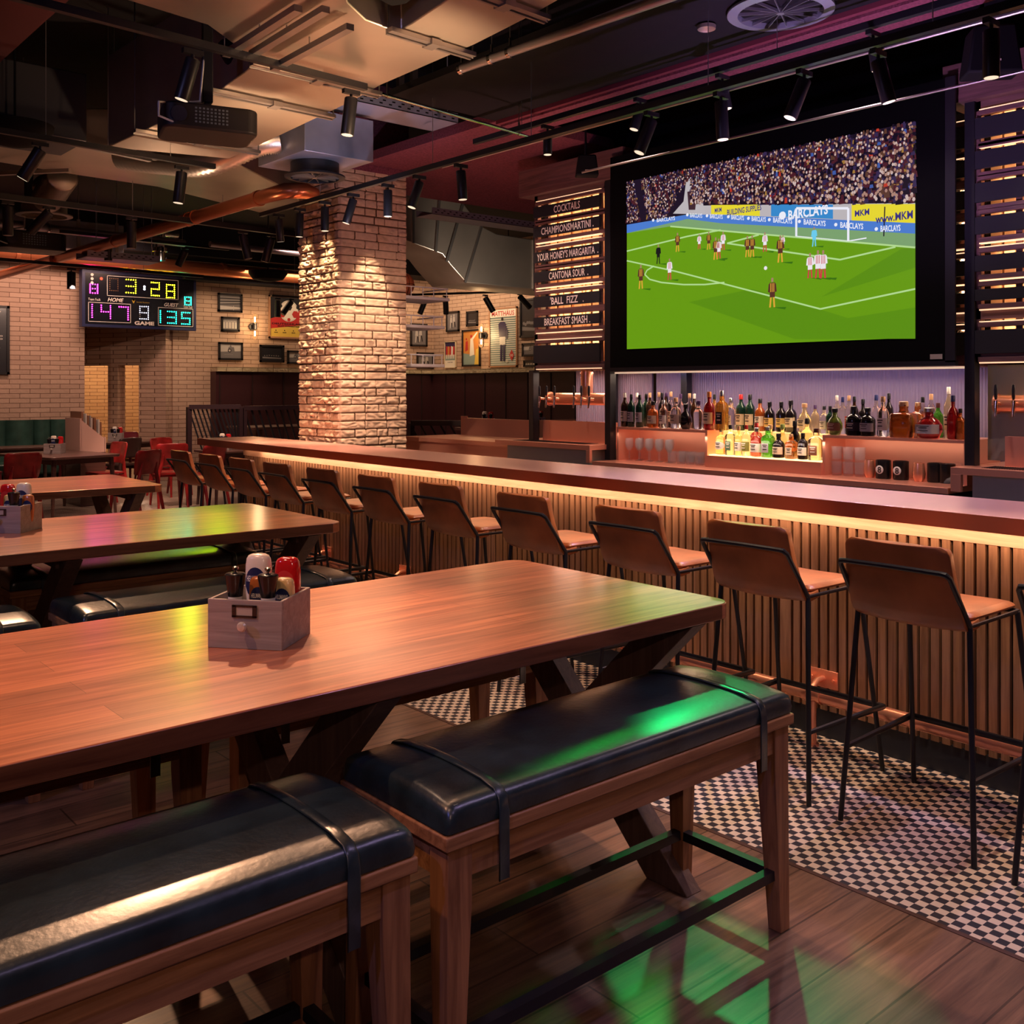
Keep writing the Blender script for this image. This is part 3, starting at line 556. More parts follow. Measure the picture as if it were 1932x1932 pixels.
m=MB(); m.box(6.05,6.1,.0,2.6,1.125,1.30); tag(m.build('copper_splashback',coppert),'copper splashback behind the right beer taps','splashback')
# ribbed glass
rib=M('ribbed_glass',(.26,.22,.34),.42,.2); nt=rib.node_tree; b=nt.nodes['Principled BSDF']; tc=[n for n in nt.nodes if n.type=='TEX_COORD'][0]
wv=nt.nodes.new('ShaderNodeTexWave'); wv.bands_direction='Y'; wv.inputs['Scale'].default_value=14; nt.links.new(tc.outputs['Object'],wv.inputs['Vector'])
bp=nt.nodes.new('ShaderNodeBump'); bp.inputs['Strength'].default_value=.6; bp.inputs['Distance'].default_value=.008; nt.links.new(wv.outputs['Fac'],bp.inputs['Height']); nt.links.new(bp.outputs['Normal'],b.inputs['Normal'])
for y0,y1,l in ((2.80,5.69,'long ribbed glass panel behind the spirit bottles'),(5.74,6.66,'ribbed glass panel behind the left beer taps'),(-.5,2.50,'ribbed glass panel behind the right beer taps')):
    m=MB(); m.box(6.52,6.54,y0,y1,1.0,1.74); tag(m.build('ribbed_glass_panel',rib),l,'glass panel','ribbed glass panels of the back bar')
m=MB(); m.box(6.14,6.16,2.50,2.74,1.15,1.72); tag(m.build('frosted_glass_panel',M('frosted_green_glass',(.35,.42,.38),.3,.2)),'narrow frosted glass panel beside the right black post','glass panel')
light('AREA',(6.30,4.3,1.705),1.5,(.66,.55,1),(6.53,4.3,1.3),2.7,sy=.04)  # added violet light without a fixture, brightening the ribbed glass
light('AREA',(6.2,4.25,1.705),12,(1,.72,.52),(6.1,4.25,1.0),2.8,sy=.06)
light('AREA',(6.2,6.2,1.72),5,(1,.72,.55),(6.19,6.2,1.0),.8,sy=.06); light('AREA',(6.2,1.8,1.72),6,(1,.76,.62),(6.19,1.8,1.0),1.3,sy=.06)
light('AREA',(5.98,4.25,1.21),1.5,(1,.70,.52),(6.2,4.25,1.0),2.8,sy=.03)
m=MB(); m.box(6.0,6.03,2.80,5.69,1.700,1.712); tag(m.build('light_bar',ledc),'thin glowing light bar under the big screen','light')
m=MB(); m.box(5.98,6.5,2.76,5.70,1.715,1.78); tag(m.build('pelmet',menuw),'dark wooden pelmet below the big screen','pelmet')
for x,y,z0,z1,l in ((6.0,6.66,1.125,1.74,'black steel post left of the left beer taps'),(5.98,5.71,1.0,3.3,'black steel post between beer taps and bottles'),(5.98,2.76,1.1,3.3,'black steel post at the right end of the bottles'),(6.44,6.12,1.125,1.74,'black steel post behind the left beer taps'),(6.44,5.3,1.27,1.74,'dark post behind the leftmost bottles'),(6.44,2.46,1.125,1.74,'black steel post behind the right beer taps')):
    m=MB(); m.box(x-.035,x+.035,y-.03,y+.03,z0,z1); tag(m.build('steel_post',blk,bevel=.002),l,'post','black posts of the back bar')
# beer fonts
def font_tap(y,x=6.08,z=1.49):
    m=MB(); m.tube([(x-.055,y,z),(x-.10,y,z+.004)],.011,10); m.tube([(x-.10,y,z+.02),(x-.105,y,z-.02),(x-.115,y,z-.075)],[.013,.011,.007],10); return m
for ys,xc,y0,y1,l,vx in (([6.56,6.47,6.37,6.13,6.04,5.95],6.1,5.86,6.55,'copper beer font with six black handled taps left of the bottles',6.10),([2.62,2.52,2.3,2.2,2.1,1.9],6.1,1.2,2.66,'copper beer font partly cut off at the right edge',1.9)):
    t=thing('beer_font',l,'beer font')
    m=MB(); m.tube([(6.1,y0,1.49),(6.1,y1,1.49)],.052,24); m.tube([(6.1,y1,1.49),(6.1,y1+.012,1.49)],.062,24); m.build('manifold',copper,t)
    m=MB(); m.tube([(6.1,vx,1.52),(6.1,vx,1.76)],.052,24); m.tube([(6.1,vx,1.70),(6.1,vx,1.715)],.057,24); m.build('riser',copper,t)
    for y in ys:
        tp=font_tap(y).build('tap',M('tap_brass',(.75,.50,.35),.2,1),t)
        m=MB(); m.lathe([(.006,0),(.010,.02),(.011,.06),(.008,.085),(.002,.09)],(5.975,y,1.515),10); m.build('handle',blk,tp)
# bottles
GL={'clear':((.90,.88,.84),1,.06),'green':((.012,.05,.03),.2,.08),'brown':((.06,.02,.008),.2,.08),'black':((.012,.008,.010),0,.12),'amber':((.75,.20,.03),.75,.06),'gold':((.80,.42,.06),.8,.06),'ruby':((.45,.015,.02),.6,.08),'pale':((.92,.80,.45),.9,.08),'lime':((.10,.55,.04),.7,.08),'olive':((.14,.20,.03),.5,.08),'cognac':((.50,.13,.02),.75,.06)}
CAPC={'black':(.012,.012,.014),'white':(.75,.72,.66),'silver':(.6,.6,.6),'cork':(.62,.36,.20),'purple':(.07,.03,.12),'orange':(.75,.25,.06),'red':(.55,.03,.03),'navy':(.02,.03,.14),'brown':(.10,.03,.03),'lime':(.35,.50,.15)}
LABC={'cream':(.72,.62,.46),'silver':(.42,.42,.46),'white':(.80,.77,.70),'black':(.03,.02,.03),'round':(.78,.74,.66),'green':(.10,.20,.13),'olive':(.22,.22,.05),'yellow':(.78,.58,.20),'brown':(.25,.10,.06),'red':(.6,.05,.04)}
SHN={'t':'tall','r':'round shouldered','o':'squat','s':'square sided','S':'broad square'}
ROWN={'T':'front row on upper shelf','K':'back row on upper shelf','L':'front row on glowing step','M':'top row above glowing step','N':'middle row over glowing step'}
cnt={}
def bottle(row,X,Y,h,r,kind,col,lab,cap):
    z={'T':1.27,'K':1.27,'L':1.092,'M':1.266,'N':1.092}[row]
    if row=='N': X=6.115
    cnt[row]=cnt.get(row,0)+1; k=cnt[row]
    nm=f"{SHN[kind]} {col} bottle, {cap} top, {ORD[k-1]} from left, {ROWN[row]}" if k<=16 else ''
    if k>16: nm=f"{SHN[kind]} {col} bottle, {cap} top, {ORD[max(0,(18 if row=='T' else 25)-k)]} from right, {ROWN[row]}"
    r*=1.10; t=thing('spirit_bottle',nm,'bottle',(X,Y,z),-TH*.0,'spirit bottles of the back bar')
    c,tr,ro=GL[col]; gm=M('bottle_glass_'+col,c,ro,trans=tr,coat=.4)
    n=4 if kind in 'sS' else 18; ph=PI/4
    P={'t':[(.85,0),(1,.02),(1,.60),(.92,.66),(.55,.74),(.36,.80),(.33,.90)],'r':[(.8,0),(1,.03),(1,.52),(.95,.60),(.72,.68),(.38,.73),(.33,.90)],
       'o':[(.55,0),(.75,.03),(1,.26),(.97,.42),(.70,.60),(.34,.70),(.30,.88)],'s':[(.9,0),(1,.02),(1,.62),(.85,.68),(.40,.74),(.36,.90)],'S':[(.95,0),(1,.02),(1,.62),(.9,.66),(.36,.70),(.30,.78),(.34,.90)]}[kind]
    m=MB()
    if kind in 'sS':
        rings=[]
        for q,f in P:
            rr=r*q; cc=rr if q<.5 else rr*1.0; rings.append([(cc*sx*1.0 if abs(sx)<1.1 else 0,cc*sy,h*f) for sx,sy in ((-.75,-1),(-.4,-1),(.4,-1),(.75,-1),(1,-.75),(1,.75),(.75,1),(.4,1),(-.4,1),(-.75,1),(-1,.75),(-1,-.75))])
        m.loft(rings)
    else: m.lathe([(r*q,h*f) for q,f in P],n=n)
    m.build('glass_body',gm,t,angle=.9)
    cm=M('cap_'+cap,CAPC[cap],.3,1 if cap=='silver' else 0)
    m=MB(); rc=r*.40; m.lathe([(rc,h*.86),(rc,h*.985),(rc*.8,h),(.001,h)],n=12); m.build('cap',cm,t)
    if lab:
        m=MB(); z0,z1=(h*.16,h*.46) if lab!='round' else (h*.2,h*.5); rr=r*1.025
        if kind in 'sS': m.box(-rr-.0005,-rr+.001,-rr*.72,rr*.72,z0,z1)
        else:
            vs=[];fs=[];nn=10
            for i in range(nn+1):
                a=PI+(-1.25+2.5*i/nn); hh=1 if lab!='round' else max(.05,(1-((i-nn/2)/(nn/2))**2))**.5
                zc=(z0+z1)/2; vs+=[(rr*math.cos(a),rr*math.sin(a),zc-(zc-z0)*hh),(rr*math.cos(a),rr*math.sin(a),zc+(z1-zc)*hh)]
            for i in range(nn): fs.append((2*i,2*i+2,2*i+3,2*i+1))
            m.add(vs,fs)
        lb=m.build('front_label',M('label_'+lab,LABC[lab],.5),t)
        m=MB(); x=-rr-.002; dk=lab in('black','green','brown','red','olive')
        for f,wd in ((.78,.5),(.60,.34),(.3,.42)): m.box(x,x+.0006,-r*wd,r*wd,z0+(z1-z0)*f,z0+(z1-z0)*(f+.09))
        m.build('print',M('label_print_light',(.75,.7,.6),.5) if dk else M('label_print_dark',(.05,.04,.04),.5),lb)
    return t
for a in BOTTLES: bottle(*a)
# writing seen on three of the spirit labels
for Y,zz,s,h,X in ((3.905,1.15,'F',.055,0),(3.80,1.17,'24',.022,0)):
    bb=min((o for o in COL.objects if o.name.startswith('spirit_bottle') and o.location.z<1.1 and o.location.x<6.08),key=lambda o:abs(o.location.y-Y))
    lb=[c for c in bb.children if c.name.startswith('front_label')]
    m=MB(); m.text(s,(-.040,0,zz-1.092-.012),(0,-1,0),(0,0,1),h,bold=.03); m.build('lettering',M('label_print_dark',(.05,.04,.04),.5),lb[0] if lb else bb)
# glasses
wg=M('stem_glass',(.55,.55,.60),.06,alpha=.12,coat=1,crough=.04)
def wine_glass(l,up=True):
    m=MB(); m.lathe([(.032,0),(.030,.003),(.004,.007),(.004,.075),(.018,.085),(.033,.11),(.036,.14),(.030,.18),(.029,.18),(.034,.14),(.030,.112),(.014,.09),(.001,.086)],n=16); return tag(m.build('wine_glass',wg),l,'glass','stemmed glasses in the left copper unit')
def tumbler(l):
    m=MB(); m.lathe([(.030,0),(.034,.012),(.038,.095),(.036,.095),(.031,.014),(.001,.014)],n=12); return tag(m.build('tumbler',wg),l,'glass','tumblers in the copper units')
g0=None
for i in range(9):
    l=f'clear stemmed wine glass, {ORD[i]} from the left inside the left copper unit'
    if g0 is None: o=g0=wine_glass(l)
    else: o=g0.copy(); COL.objects.link(o); o['label']=l
    o.location=(6.07+.075*(i%2),5.585-.052*i,1.0)
g1=None
for i in range(8):
    l=f'clear tumbler, {ORD[i]} from the left of those in the left copper unit'
    if g1 is None: o=g1=tumbler(l)
    else: o=g1.copy(); COL.objects.link(o); o['label']=l
    o.location=(6.06+.085*(i%2),5.13-.045*i,1.0)
for i in range(6):
    o=g1.copy(); COL.objects.link(o); o['label']=f'clear tumbler, {ORD[i//2]} from the left in the {"lower" if i%2==0 else "upper"} layer of the right copper unit'; o.location=(6.07,3.71-.085*(i//2),1.0 if i%2==0 else 1.098)
for y,l,x in ((3.475,'pale copper cup right of the stacked tumblers',6.08),(3.125,'bright copper tumbler between the black mugs',6.05)):
    m=MB(); m.lathe([(.028,0),(.037,.02),(.040,.05),(.032,.115),(.030,.115),(.036,.05),(.03,.02),(.001,.008)],n=18); o=tag(m.build('copper_cup',copper),l,'cup'); o.location=(x,y,1.0)
for y,l,pr in ((3.375,'black mug printed with a white eight ball, left one',1),(3.255,'black mug printed with a white eight ball, right one',1),(3.03,'plain black mug right of the bright copper tumbler',0),(2.955,'plain black mug nearest the upturned glasses',0)):
    t=thing('black_mug',l,'mug',(6.07,y,1.0),group='black mugs in the right copper unit')
    m=MB(); m.lathe([(.045,0),(.048,.006),(.048,.118),(.045,.12),(.043,.118),(.043,.01),(.001,.01)],n=20); m.build('cup',M('black_glaze',(.008,.008,.010),.25),t)
    if pr:
        m=MB(); m.lathe([(.027,-.0492),(.026,-.0498),(.001,-.0498)],(0,0,.06),20,axis='x'); d=m.build('white_disc',M('mug_white_print',(.75,.72,.7),.5),t)
        m=MB(); m.text('8',(-.0508,0,.041),(0,-1,0),(0,0,1),.038,bold=.03); m.build('lettering',M('label_print_dark',(.05,.04,.04),.5),d)
cp=None
for i,(x,y) in enumerate(((6.05,2.925),(6.16,2.905),(6.05,2.845),(6.17,2.835))):
    l=f'upturned stemmed glass, {ORD[i]} from the left in the right copper unit'
    if cp is None:
        m=MB(); m.lathe([(.040,0),(.042,.004),(.030,.03),(.006,.045),(.004,.05),(.004,.115),(.034,.121),(.034,.123),(.001,.123)],n=16); cp=tag(m.build('coupe_glass',wg),l,'glass','upturned glasses in the right copper unit'); o=cp
    else: o=cp.copy(); COL.objects.link(o); o['label']=l
    o.location=(x,y,1.0)
# ================= letter boards =================
def board(y0,y1,rows,texts,label,zb,zt,X=5.95):
    t=thing('menu_board',label,'menu board')
    reflm=M('warm_reflection_tone',(.75,.45,.25),.5)
    m=MB(); k=.035
    m.box(X+.02,X+.06,y0,y0+k,zb,zt); m.box(X+.02,X+.06,y1-k*1.2,y1,zb,zt); m.box(X+.02,X+.06,y0,y1,zb,zb+.07); m.box(X+.02,X+.06,y0,y1,zt-.06,zt); m.box(X+.02,X+.06,y0,y1,1.985,2.055)
    for a,b_ in rows:
        for z in (a+.014,b_-.014): m.box(X-.005,X+.035,y0+k*.3,y1-k,z-.014,z+.014)
    for y in (y0+(y1-y0)*.10,y1-(y1-y0)*.17): m.box(X+.03,X+.05,y-.018,y+.018,zb,zt)
    m.build('frame',menuw,t,bevel=.002)
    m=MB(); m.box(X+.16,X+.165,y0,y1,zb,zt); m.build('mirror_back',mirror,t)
    m=MB(); yy=y0+.03; RR_=random.Random(4)  # made-up warm strips standing in for reflections in the mirror
    while yy<y1-.06:
        wd=RR_.choice([.02,.035,.06,.09]); m.box(X+.13,X+.15,yy,yy+wd,zb,zt); yy+=wd+RR_.choice([.02,.04,.06])
    m.build('reflection_strips',reflm,t,recalc=False)
    for i,(a,b_) in enumerate(rows):
        m=MB(); m.box(X-.012,X+.01,y0+.06,y1-.02,b_+.02,a-.018); r=m.build('letter_row',M('black_felt_board',(.010,.010,.016),.8),t)
        tx=texts[i] if i<len(texts) else ''
        if tx:
            h=min(.062,(a-b_)*.52); w=(y1-y0)*tx[1]
            m=MB(); m.text(tx[0],(X-.014,(y0+y1)/2+tx[2]*(y1-y0),(a+b_)/2-h/2),(0,-1,0),(0,0,1),h,w=w,bold=.012); m.build('lettering',letter,r)
    for i,(a,b_) in enumerate(rows):
        m=MB(); m.box(X+.0,X+.03,y0+.06,y1-.04,b_-.037,b_-.030); m.box(X+.0,X+.03,y0+.06,y1-.04,a+.030,a+.035); m.build('light_strip',M('menu_led',(1,.7,.4),.5,emit=(1,.62,.36),es=.95),t); l=light('AREA',(X+.08,(y0+y1)/2,a+.02),1.5*(y1-y0),(1,.60,.32),(X+.14,(y0+y1)/2,a-.02),(y1-y0)*.85,sy=.03)
    return t
RL=[(3.171,3.063),(2.997,2.893),(2.775,2.669),(2.601,2.5),(2.386,2.279),(2.205,2.108),(1.96,1.793)]
RL=[(a+.012,b_-.012) for a,b_ in RL]
board(5.735,6.62,RL,[('COCKTAILS',.36,.0),('CHAMPIONSMARTINI .',.72,0),("YOUR HONEY'S MARGARITA  .",.84,0),('CANTONA SOUR  .',.54,-.02),("'BALL  FIZZ   .",.46,.0),('BREAKFAST SMASH .',.63,0)],'tall letter board headed cocktails left of the big screen',1.735,3.27)
RR=[(3.182,3.025),(2.989,2.847),(2.801,2.651),(2.602,2.464),(2.375,2.246),(2.178,2.074),(1.939,1.764)]
board(1.25,2.745,RR,[('BEERS',.22,-.10)],'tall letter board with dark rows at the right edge',1.735,3.27)
board(2.80,3.02,RR,[],'narrow strip of letter board frame just right of the big screen',1.735,3.2,X=6.12)
for y0,y1 in ((5.5,6.75),(.8,2.9)):
    m=MB(); m.box(5.9,6.35,y0,y1,3.27,3.50); tag(m.build('menu_board_header',menuw),'dark wooden header box above the letter board at the '+('left of the screen' if y0>4 else 'right edge'),'header')
light('AREA',(6.05,6.2,3.2),3,(1,.62,.35),(6.1,6.2,2),.8,sy=.05); light('AREA',(6.05,2.0,3.2),4,(1,.62,.35),(6.1,2.0,2),1.3,sy=.05)
# ================= the big screen =================
tv=thing('big_screen','huge black framed screen showing a football match over the bottles','screen')
SX=5.86
m=MB(); m.box(SX+.004,SX+.10,2.86,5.60,1.735,3.42); m.build('casing',M('black_screen_casing',(.0015,.0015,.002),.8,spec=.1),tv)
m=MB(); m.box(SX-.012,SX+.004,2.80,2.86,1.735,3.42); m.box(SX-.012,SX+.03,2.80,5.62,1.715,1.745); m.build('edge_trim',blk,tv)
m=MB(); m.box(SX-.006,SX+.004,2.88,2.955,1.755,1.785); m.build('maker_plate',M('pale_plate',(.4,.36,.3),.5),tv)
def em(name,c,k=1.0):
    return M('screen_'+name,(0,0,0),.4,emit=c,es=k*.80)
def P3(u,v,d=0): return (SX-.0005*d,5.417-2.367*u,1.888+1.312*v)
def lin(a,b,w,mm,mi,d):
    A_=Vector((a[0]*1.8,a[1]));B_=Vector((b[0]*1.8,b[1]));t=(B_-A_).normalized();n=Vector((-t.y,t.x))*w
    q=[A_-n,B_-n,B_+n,A_+n]; mm.add([P3(p.x/1.8,p.y,d) for p in q],[(0,1,2,3)],mi,False)
emm=[em('grass',(.135,.325,.006)),em('dark_grass',(.105,.275,.006)),em('apron',(.20,.36,.16)),em('blue',(.07,.20,.62)),em('sky_blue',(.04,.25,.60)),em('yellow',(.80,.68,.03)),em('white',(.85,.85,.95)),em('grey_white',(.50,.46,.48)),em('crowd_dark',(.012,.006,.018)),em('navy',(.04,.03,.20)),em('door',(.05,.02,.03)),em('line',(.45,.70,.28)),em('stair',(.45,.33,.25))]
m=MB(); poly=lambda k,mi,d: m.add([P3(u,v,d) for u,v in SCR[k]],[tuple(range(len(SCR[k])))],mi,False)
m.add([P3(0,0,1),P3(1,0,1),P3(1,1,1),P3(0,1,1)],[(0,1,2,3)],0,False)
m.add([P3(0,.74,2),P3(.26,.745,2),P3(.27,.78,2),P3(1,.605,2),P3(1,1,2),P3(0,1,2)],[(0,1,2,3,4,5)],8,False)
poly('dark1',1,2); poly('dark2',1,2); poly('apron',2,3); poly('upper',7,4); poly('stairL',12,4); poly('tunnel',7,4); poly('tdoor',10,5); poly('band',3,5); poly('y1',5,5); poly('b1',4,5); poly('y2',5,5)
for k in ('pen','box6','edge','arc','goalline'):
    for a,b_ in zip(SCR[k],SCR[k][1:]): lin(a,b_,.0042,m,11,4)
for a,b_ in zip(SCR['net'],SCR['net'][1:]): lin(a,b_,.003,m,6,4)
g=SCR['goal']
for a,b_ in ((g[0],g[1]),(g[1],g[2]),(g[3],g[0])): lin(a,b_,.006,m,6,7)
lin(*SCR['pole'],.003,m,8,7)
m.build('picture',emm,tv,recalc=False)
for (u,v),(u2,v2) in zip(SCR['txt'],SCR['txt'][1:]+[(SCR['txt'][-1][0]+.09,SCR['txt'][-1][1]-.012)]):
    m=MB(); s=.020+.008*u; d=Vector((0,-(u2-u)*2.367,(v2-v)*1.312)).normalized()
    m.text('BARCLAYS',Vector(P3(u+.004,v-.014,8)),d,(0,0,1),s*1.312*1.05,w=(u2-u)*2.367*.62,bold=.02)
    o=Vector(P3(u,v,8))-d*(u2-u)*2.367*.40; m.lathe([(.012,-.0002),(.012,0),(.001,0)],tuple(o),8,axis='x'); m.build('white_lettering',emm[6],tv,recalc=False)
m=MB()
m=MB(); m.text('BARCLAYS',P3(SCR['t2'][0][0]+.02,SCR['t2'][0][1]-.030,8),(0,-1,0),(0,0,1),.060,w=.30,bold=.03)
m.build('white_lettering',emm[6],tv,recalc=False); m=MB(); m.lathe([(.028,-.0002),(.028,0),(.001,0)],P3(SCR['t2'][0][0]-.063,SCR['t2'][0][1]-.006,8),10,axis='x')
m.build('white_lettering',emm[6],tv,recalc=False)
m=MB(); m.text('BUILDING SUPPLIES',P3(SCR['t1'][1][0]+.012,SCR['t1'][1][1]-.018,8),(0,-1,0),(0,.0,1),.040,w=.29,bold=.02); m.text('MKM',P3(SCR['t1'][0][0]+.005,SCR['t1'][0][1]-.014,8),(0,-1,0),(0,0,1),.032,w=.06,bold=.02)
m.text('www.MKM',P3(SCR['t3'][1][0]-.004,SCR['t3'][1][1]-.03,8),(0,-1,0),(0,0,1),.050,w=.245,bold=.02); m.text('MKM',P3(SCR['t3'][0][0]-.02,SCR['t3'][0][1]-.008,8),(0,-1,0),(0,0,1),.04,w=.10,bold=.02)
m.build('navy_lettering',emm[9],tv,recalc=False)
# crowd: thousands of small heads and coats
cc=[em('crowd_skin',(.40,.22,.17)),em('crowd_pale',(.60,.45,.42)),em('crowd_maroon',(.07,.012,.02)),em('crowd_violet',(.035,.02,.07)),em('crowd_brown',(.10,.04,.025)),em('crowd_red',(.50,.04,.02)),em('crowd_blue',(.05,.10,.35)),em('crowd_amber',(.35,.18,.04)),em('crowd_black',(.008,.004,.012))]
R=random.Random(3); m=MB()
def below(u): # bottom of the stands
    return .790-.2295*(u-.283) if u>.265 else .747
for i in range(6500):
    u=R.random(); lo=below(u)+.008; v=lo+(1-lo)*R.random()**1.05
    if .055<u+(v-.8)*.12<.085 and v<1: continue
    if .165<u<.268 and v<.745+(u-.165)*2.1: continue
    s=.0044*(1.15-.35*(v-.75)/.25)*(.7+.4*u); k=R.choices(range(9),[5,3,7,7,4,.3,.5,.7,9])[0]
    if k<2:
        c=P3(u,v,8); m.add([(c[0],c[1]+s*1.7*math.cos(a),c[2]+s*2.2*math.sin(a)) for a in (0,1.05,2.1,3.14,4.19,5.24)],[(0,1,2,3,4,5)],k,False)
    else:
        a,b_=s*2.2*(.7+R.random()),s*2.4*(.7+R.random()); c=P3(u,v,6+R.random()); m.add([(c[0],c[1]-a,c[2]-b_),(c[0],c[1]+a,c[2]-b_),(c[0],c[1]+a*.7,c[2]+b_),(c[0],c[1]-a*.7,c[2]+b_)],[(0,1,2,3)],k,False)
cr=m.build('crowd_picture',cc,tv,recalc=False); cr['kind']='stuff'
# players
pm=[em('shirt_white',(.85,.80,.85)),em('shirt_red',(.60,.05,.06)),em('kit_brown',(.10,.03,.02)),em('kit_amber',(.75,.38,.04)),em('kit_black',(.01,.01,.01)),em('kit_keeper',(.15,.60,.85)),em('face',(.40,.22,.14)),em('cast_on_pitch',(.04,.16,.006))]
for u,v,h,k in PLAYERS:
    m=MB(); H_=h*1.312*1.05; x,y,z=P3(u,v,9)
    def q(y0,y1,z0,z1,mi,dd=0,sk=0):
        y0*=.8;y1*=.8;sk*=.8; m.add([(x-.0002*dd,y-y0*H_,z+z0*H_),(x-.0002*dd,y-y1*H_,z+z0*H_),(x-.0002*dd,y-(y1+sk)*H_,z+z1*H_),(x-.0002*dd,y-(y0+sk)*H_,z+z1*H_)],[(0,1,2,3)],mi,False)
    m.add([(x+.001,y-.0*H_,z),(x+.001,y-.5*H_,z-.10*H_),(x+.001,y-.55*H_,z-.02*H_)],[(0,1,2)],7,False)
    top,sh,lg={'W':(0,0,1),'B':(2,2,3),'K':(4,4,4),'G':(5,5,5)}[k]
    q(-.16,-.08,0,.42,lg,0,.06); q(.06,.14,0,.42,lg,0,-.04); q(-.13,.13,.34,.55,sh,1); q(-.14,.14,.50,.84,top,2)
    if k in 'WB':
        for s_ in (-.10,-.02,.06): q(s_,s_+.035,.52,.82,1 if k=='W' else 3,3)
    q(-.22,-.14,.52,.80,top,2,.04); q(.14,.22,.52,.80,top,2,-.04); q(-.05,.05,.86,1.0,6,3)
    m.build('player_picture',pm,tv,recalc=False)
m=MB()
bu,bv=SCR['ball'][0]; c=P3(bu,bv,9); m.add([(c[0],c[1]+.014*math.cos(a),c[2]+.014*math.sin(a)) for a in [i*PI/4 for i in range(8)]],[tuple(range(8))],0,False)
m.build('ball_picture',pm,tv,recalc=False)
# ================= ceiling services =================
def track(p,q,label,drops=(),w=.036):
    t=thing('light_track',label,'light track',p); o=Vector(p); d=Vector(q)-o
    m=MB(); m.bar((0,0,0),d,w,w); m.build('rail',blk,t)
    for f in drops:
        a=d*f; m=MB(); m.tube([a,a+Vector((0,0,ZC-p[2]))],.0022,6); m.build('cable',M('steel_wire',(.4,.4,.42),.4,.8),t)
    return t
spotn=[0]
def make_spot(tilt,label,L=.17,r=.031,lit=True):
    t=thing('track_spotlight',label,'spotlight',group='black cylinder spotlights on the ceiling tracks')
    m=MB(); m.box(-.05,.05,-.014,.014,-.04,-.016); m.build('adapter',blk,t)
    m=MB(); m.tube([(0,0,-.035),(0,0,-.07)],.008,8); m.build('arm',blk,t)
    d=Vector(tilt).normalized(); a=Vector((0,0,-.065)); b=a+d*L
    m=MB(); m.tube([a-d*.005,a,b-d*.002,b],[r*.9,r,r,r*.97],20); c=m.build('can',blk,t,angle=.6)
    m=MB(); m.cyl(b-d*.004,b+d*.0012,r*.84,18); m.build('lens',lens if lit else M('dark_lens',(.2,.18,.15),.3),c)
    return t,b,d
def spots(lst,track_name,lit=True,L=.17,r=.031):
    for i,(p,tilt) in enumerate(lst):
        t,b,d=make_spot(tilt,f'black cylinder spotlight, {ORD[i]} from the left on {track_name}',L,r,lit); t.location=p
track((4.2,8.3,3.13),(4.2,-.3,3.13),'black ceiling track running the length of the bar in front of the big screen',(.12,.3,.42,.58,.72,.88))
spots([((4.2,7.97,3.11),(.15,.1,-1)),((4.2,7.60,3.11),(0,.05,-1)),((4.2,7.19,3.11),(0,0,-1)),((4.2,6.76,3.11),(-.25,.18,-1)),((4.2,6.28,3.11),(0,0,-1)),((4.2,5.88,3.11),(-.3,.1,-1)),((4.2,5.40,3.11),(.05,-.05,-1)),((4.2,3.70,3.11),(-.35,.20,-1)),((4.2,3.23,3.11),(.02,-.05,-1)),((4.2,2.74,3.11),(-.3,.25,-1)),((4.2,2.36,3.11),(.18,-.18,-1)),((4.2,1.86,3.11),(0,0,-1))],'the long track above the bar',L=.19,r=.033)
track((4.72,5.9,3.42),(4.72,.6,3.42),'black ceiling track below the long plum strip',(.1,.5,.9))
spots([((4.72,5.1,3.40),(0,0,-1)),((4.72,4.25,3.40),(-.25,.15,-1)),((4.72,3.62,3.40),(.1,-.15,-1)),((4.72,2.68,3.40),(.1,-.1,-1))],'the track below the plum strip',L=.15)
track((.9,4.62,3.25),(3.05,4.78,3.25),'black track crossing in front of the projector pole',(.15,.6))
spots([((2.02,4.70,3.23),(-.22,.18,-1)),((2.95,4.77,3.23),(-.10,.05,-1))],'the track in front of the projector',L=.20,r=.036)
track((1.5,6.98,3.22),(3.22,7.1,3.22),'black track below the projector',(.3,.8))
spots([((1.98,7.01,3.20),(-.5,.3,-1)),((2.96,7.08,3.20),(-.10,.05,-1))],'the track below the projector',L=.22,r=.040)
track((1.6,9.2,3.2),(5.3,9.55,3.2),'long grey track crossing the copper pipe left of the pillar',(.08,.5,.75),w=.05)
spots([((2.36,9.27,3.18),(0,0,-1)),((2.70,9.30,3.18),(-.6,.4,-.8)),((3.44,9.37,3.18),(0,0,-1)),((4.6,9.48,3.18),(.15,-.2,-1)),((4.92,9.5,3.18),(-.2,.2,-1))],'the grey track left of the pillar',lit=False,L=.24,r=.042)
track((2.9,12.5,3.05),(5.6,12.7,3.05),'black track just in front of the scoreboard',(.2,.7))
spots([((3.90,12.57,3.03),(0,0,-1))],'the track before the scoreboard',lit=False,L=.20,r=.05)
track((3.6,12.0,3.36),(5.7,12.15,3.36),'short dark track hanging over the scoreboard',(.2,.7))
spots([((4.15,12.04,3.34),(0,0,-1)),((5.10,12.1,3.34),(-.35,.35,-1))],'the short track over the scoreboard',lit=False,L=.20,r=.045)
track((8.25,15.9,3.18),(9.7,15.9,3.18),'short black track before the framed pictures on the far wall',(.3,))
spots([((8.36,15.9,3.16),(0,0,-1)),((8.62,15.9,3.16),(-.6,0,-.8))],'the short track by the far wall lamp',lit=False,L=.28,r=.05)
track((10.2,14.6,3.22),(11.7,12.2,3.22),'black track before the posters of the far side wall',(.3,.8))
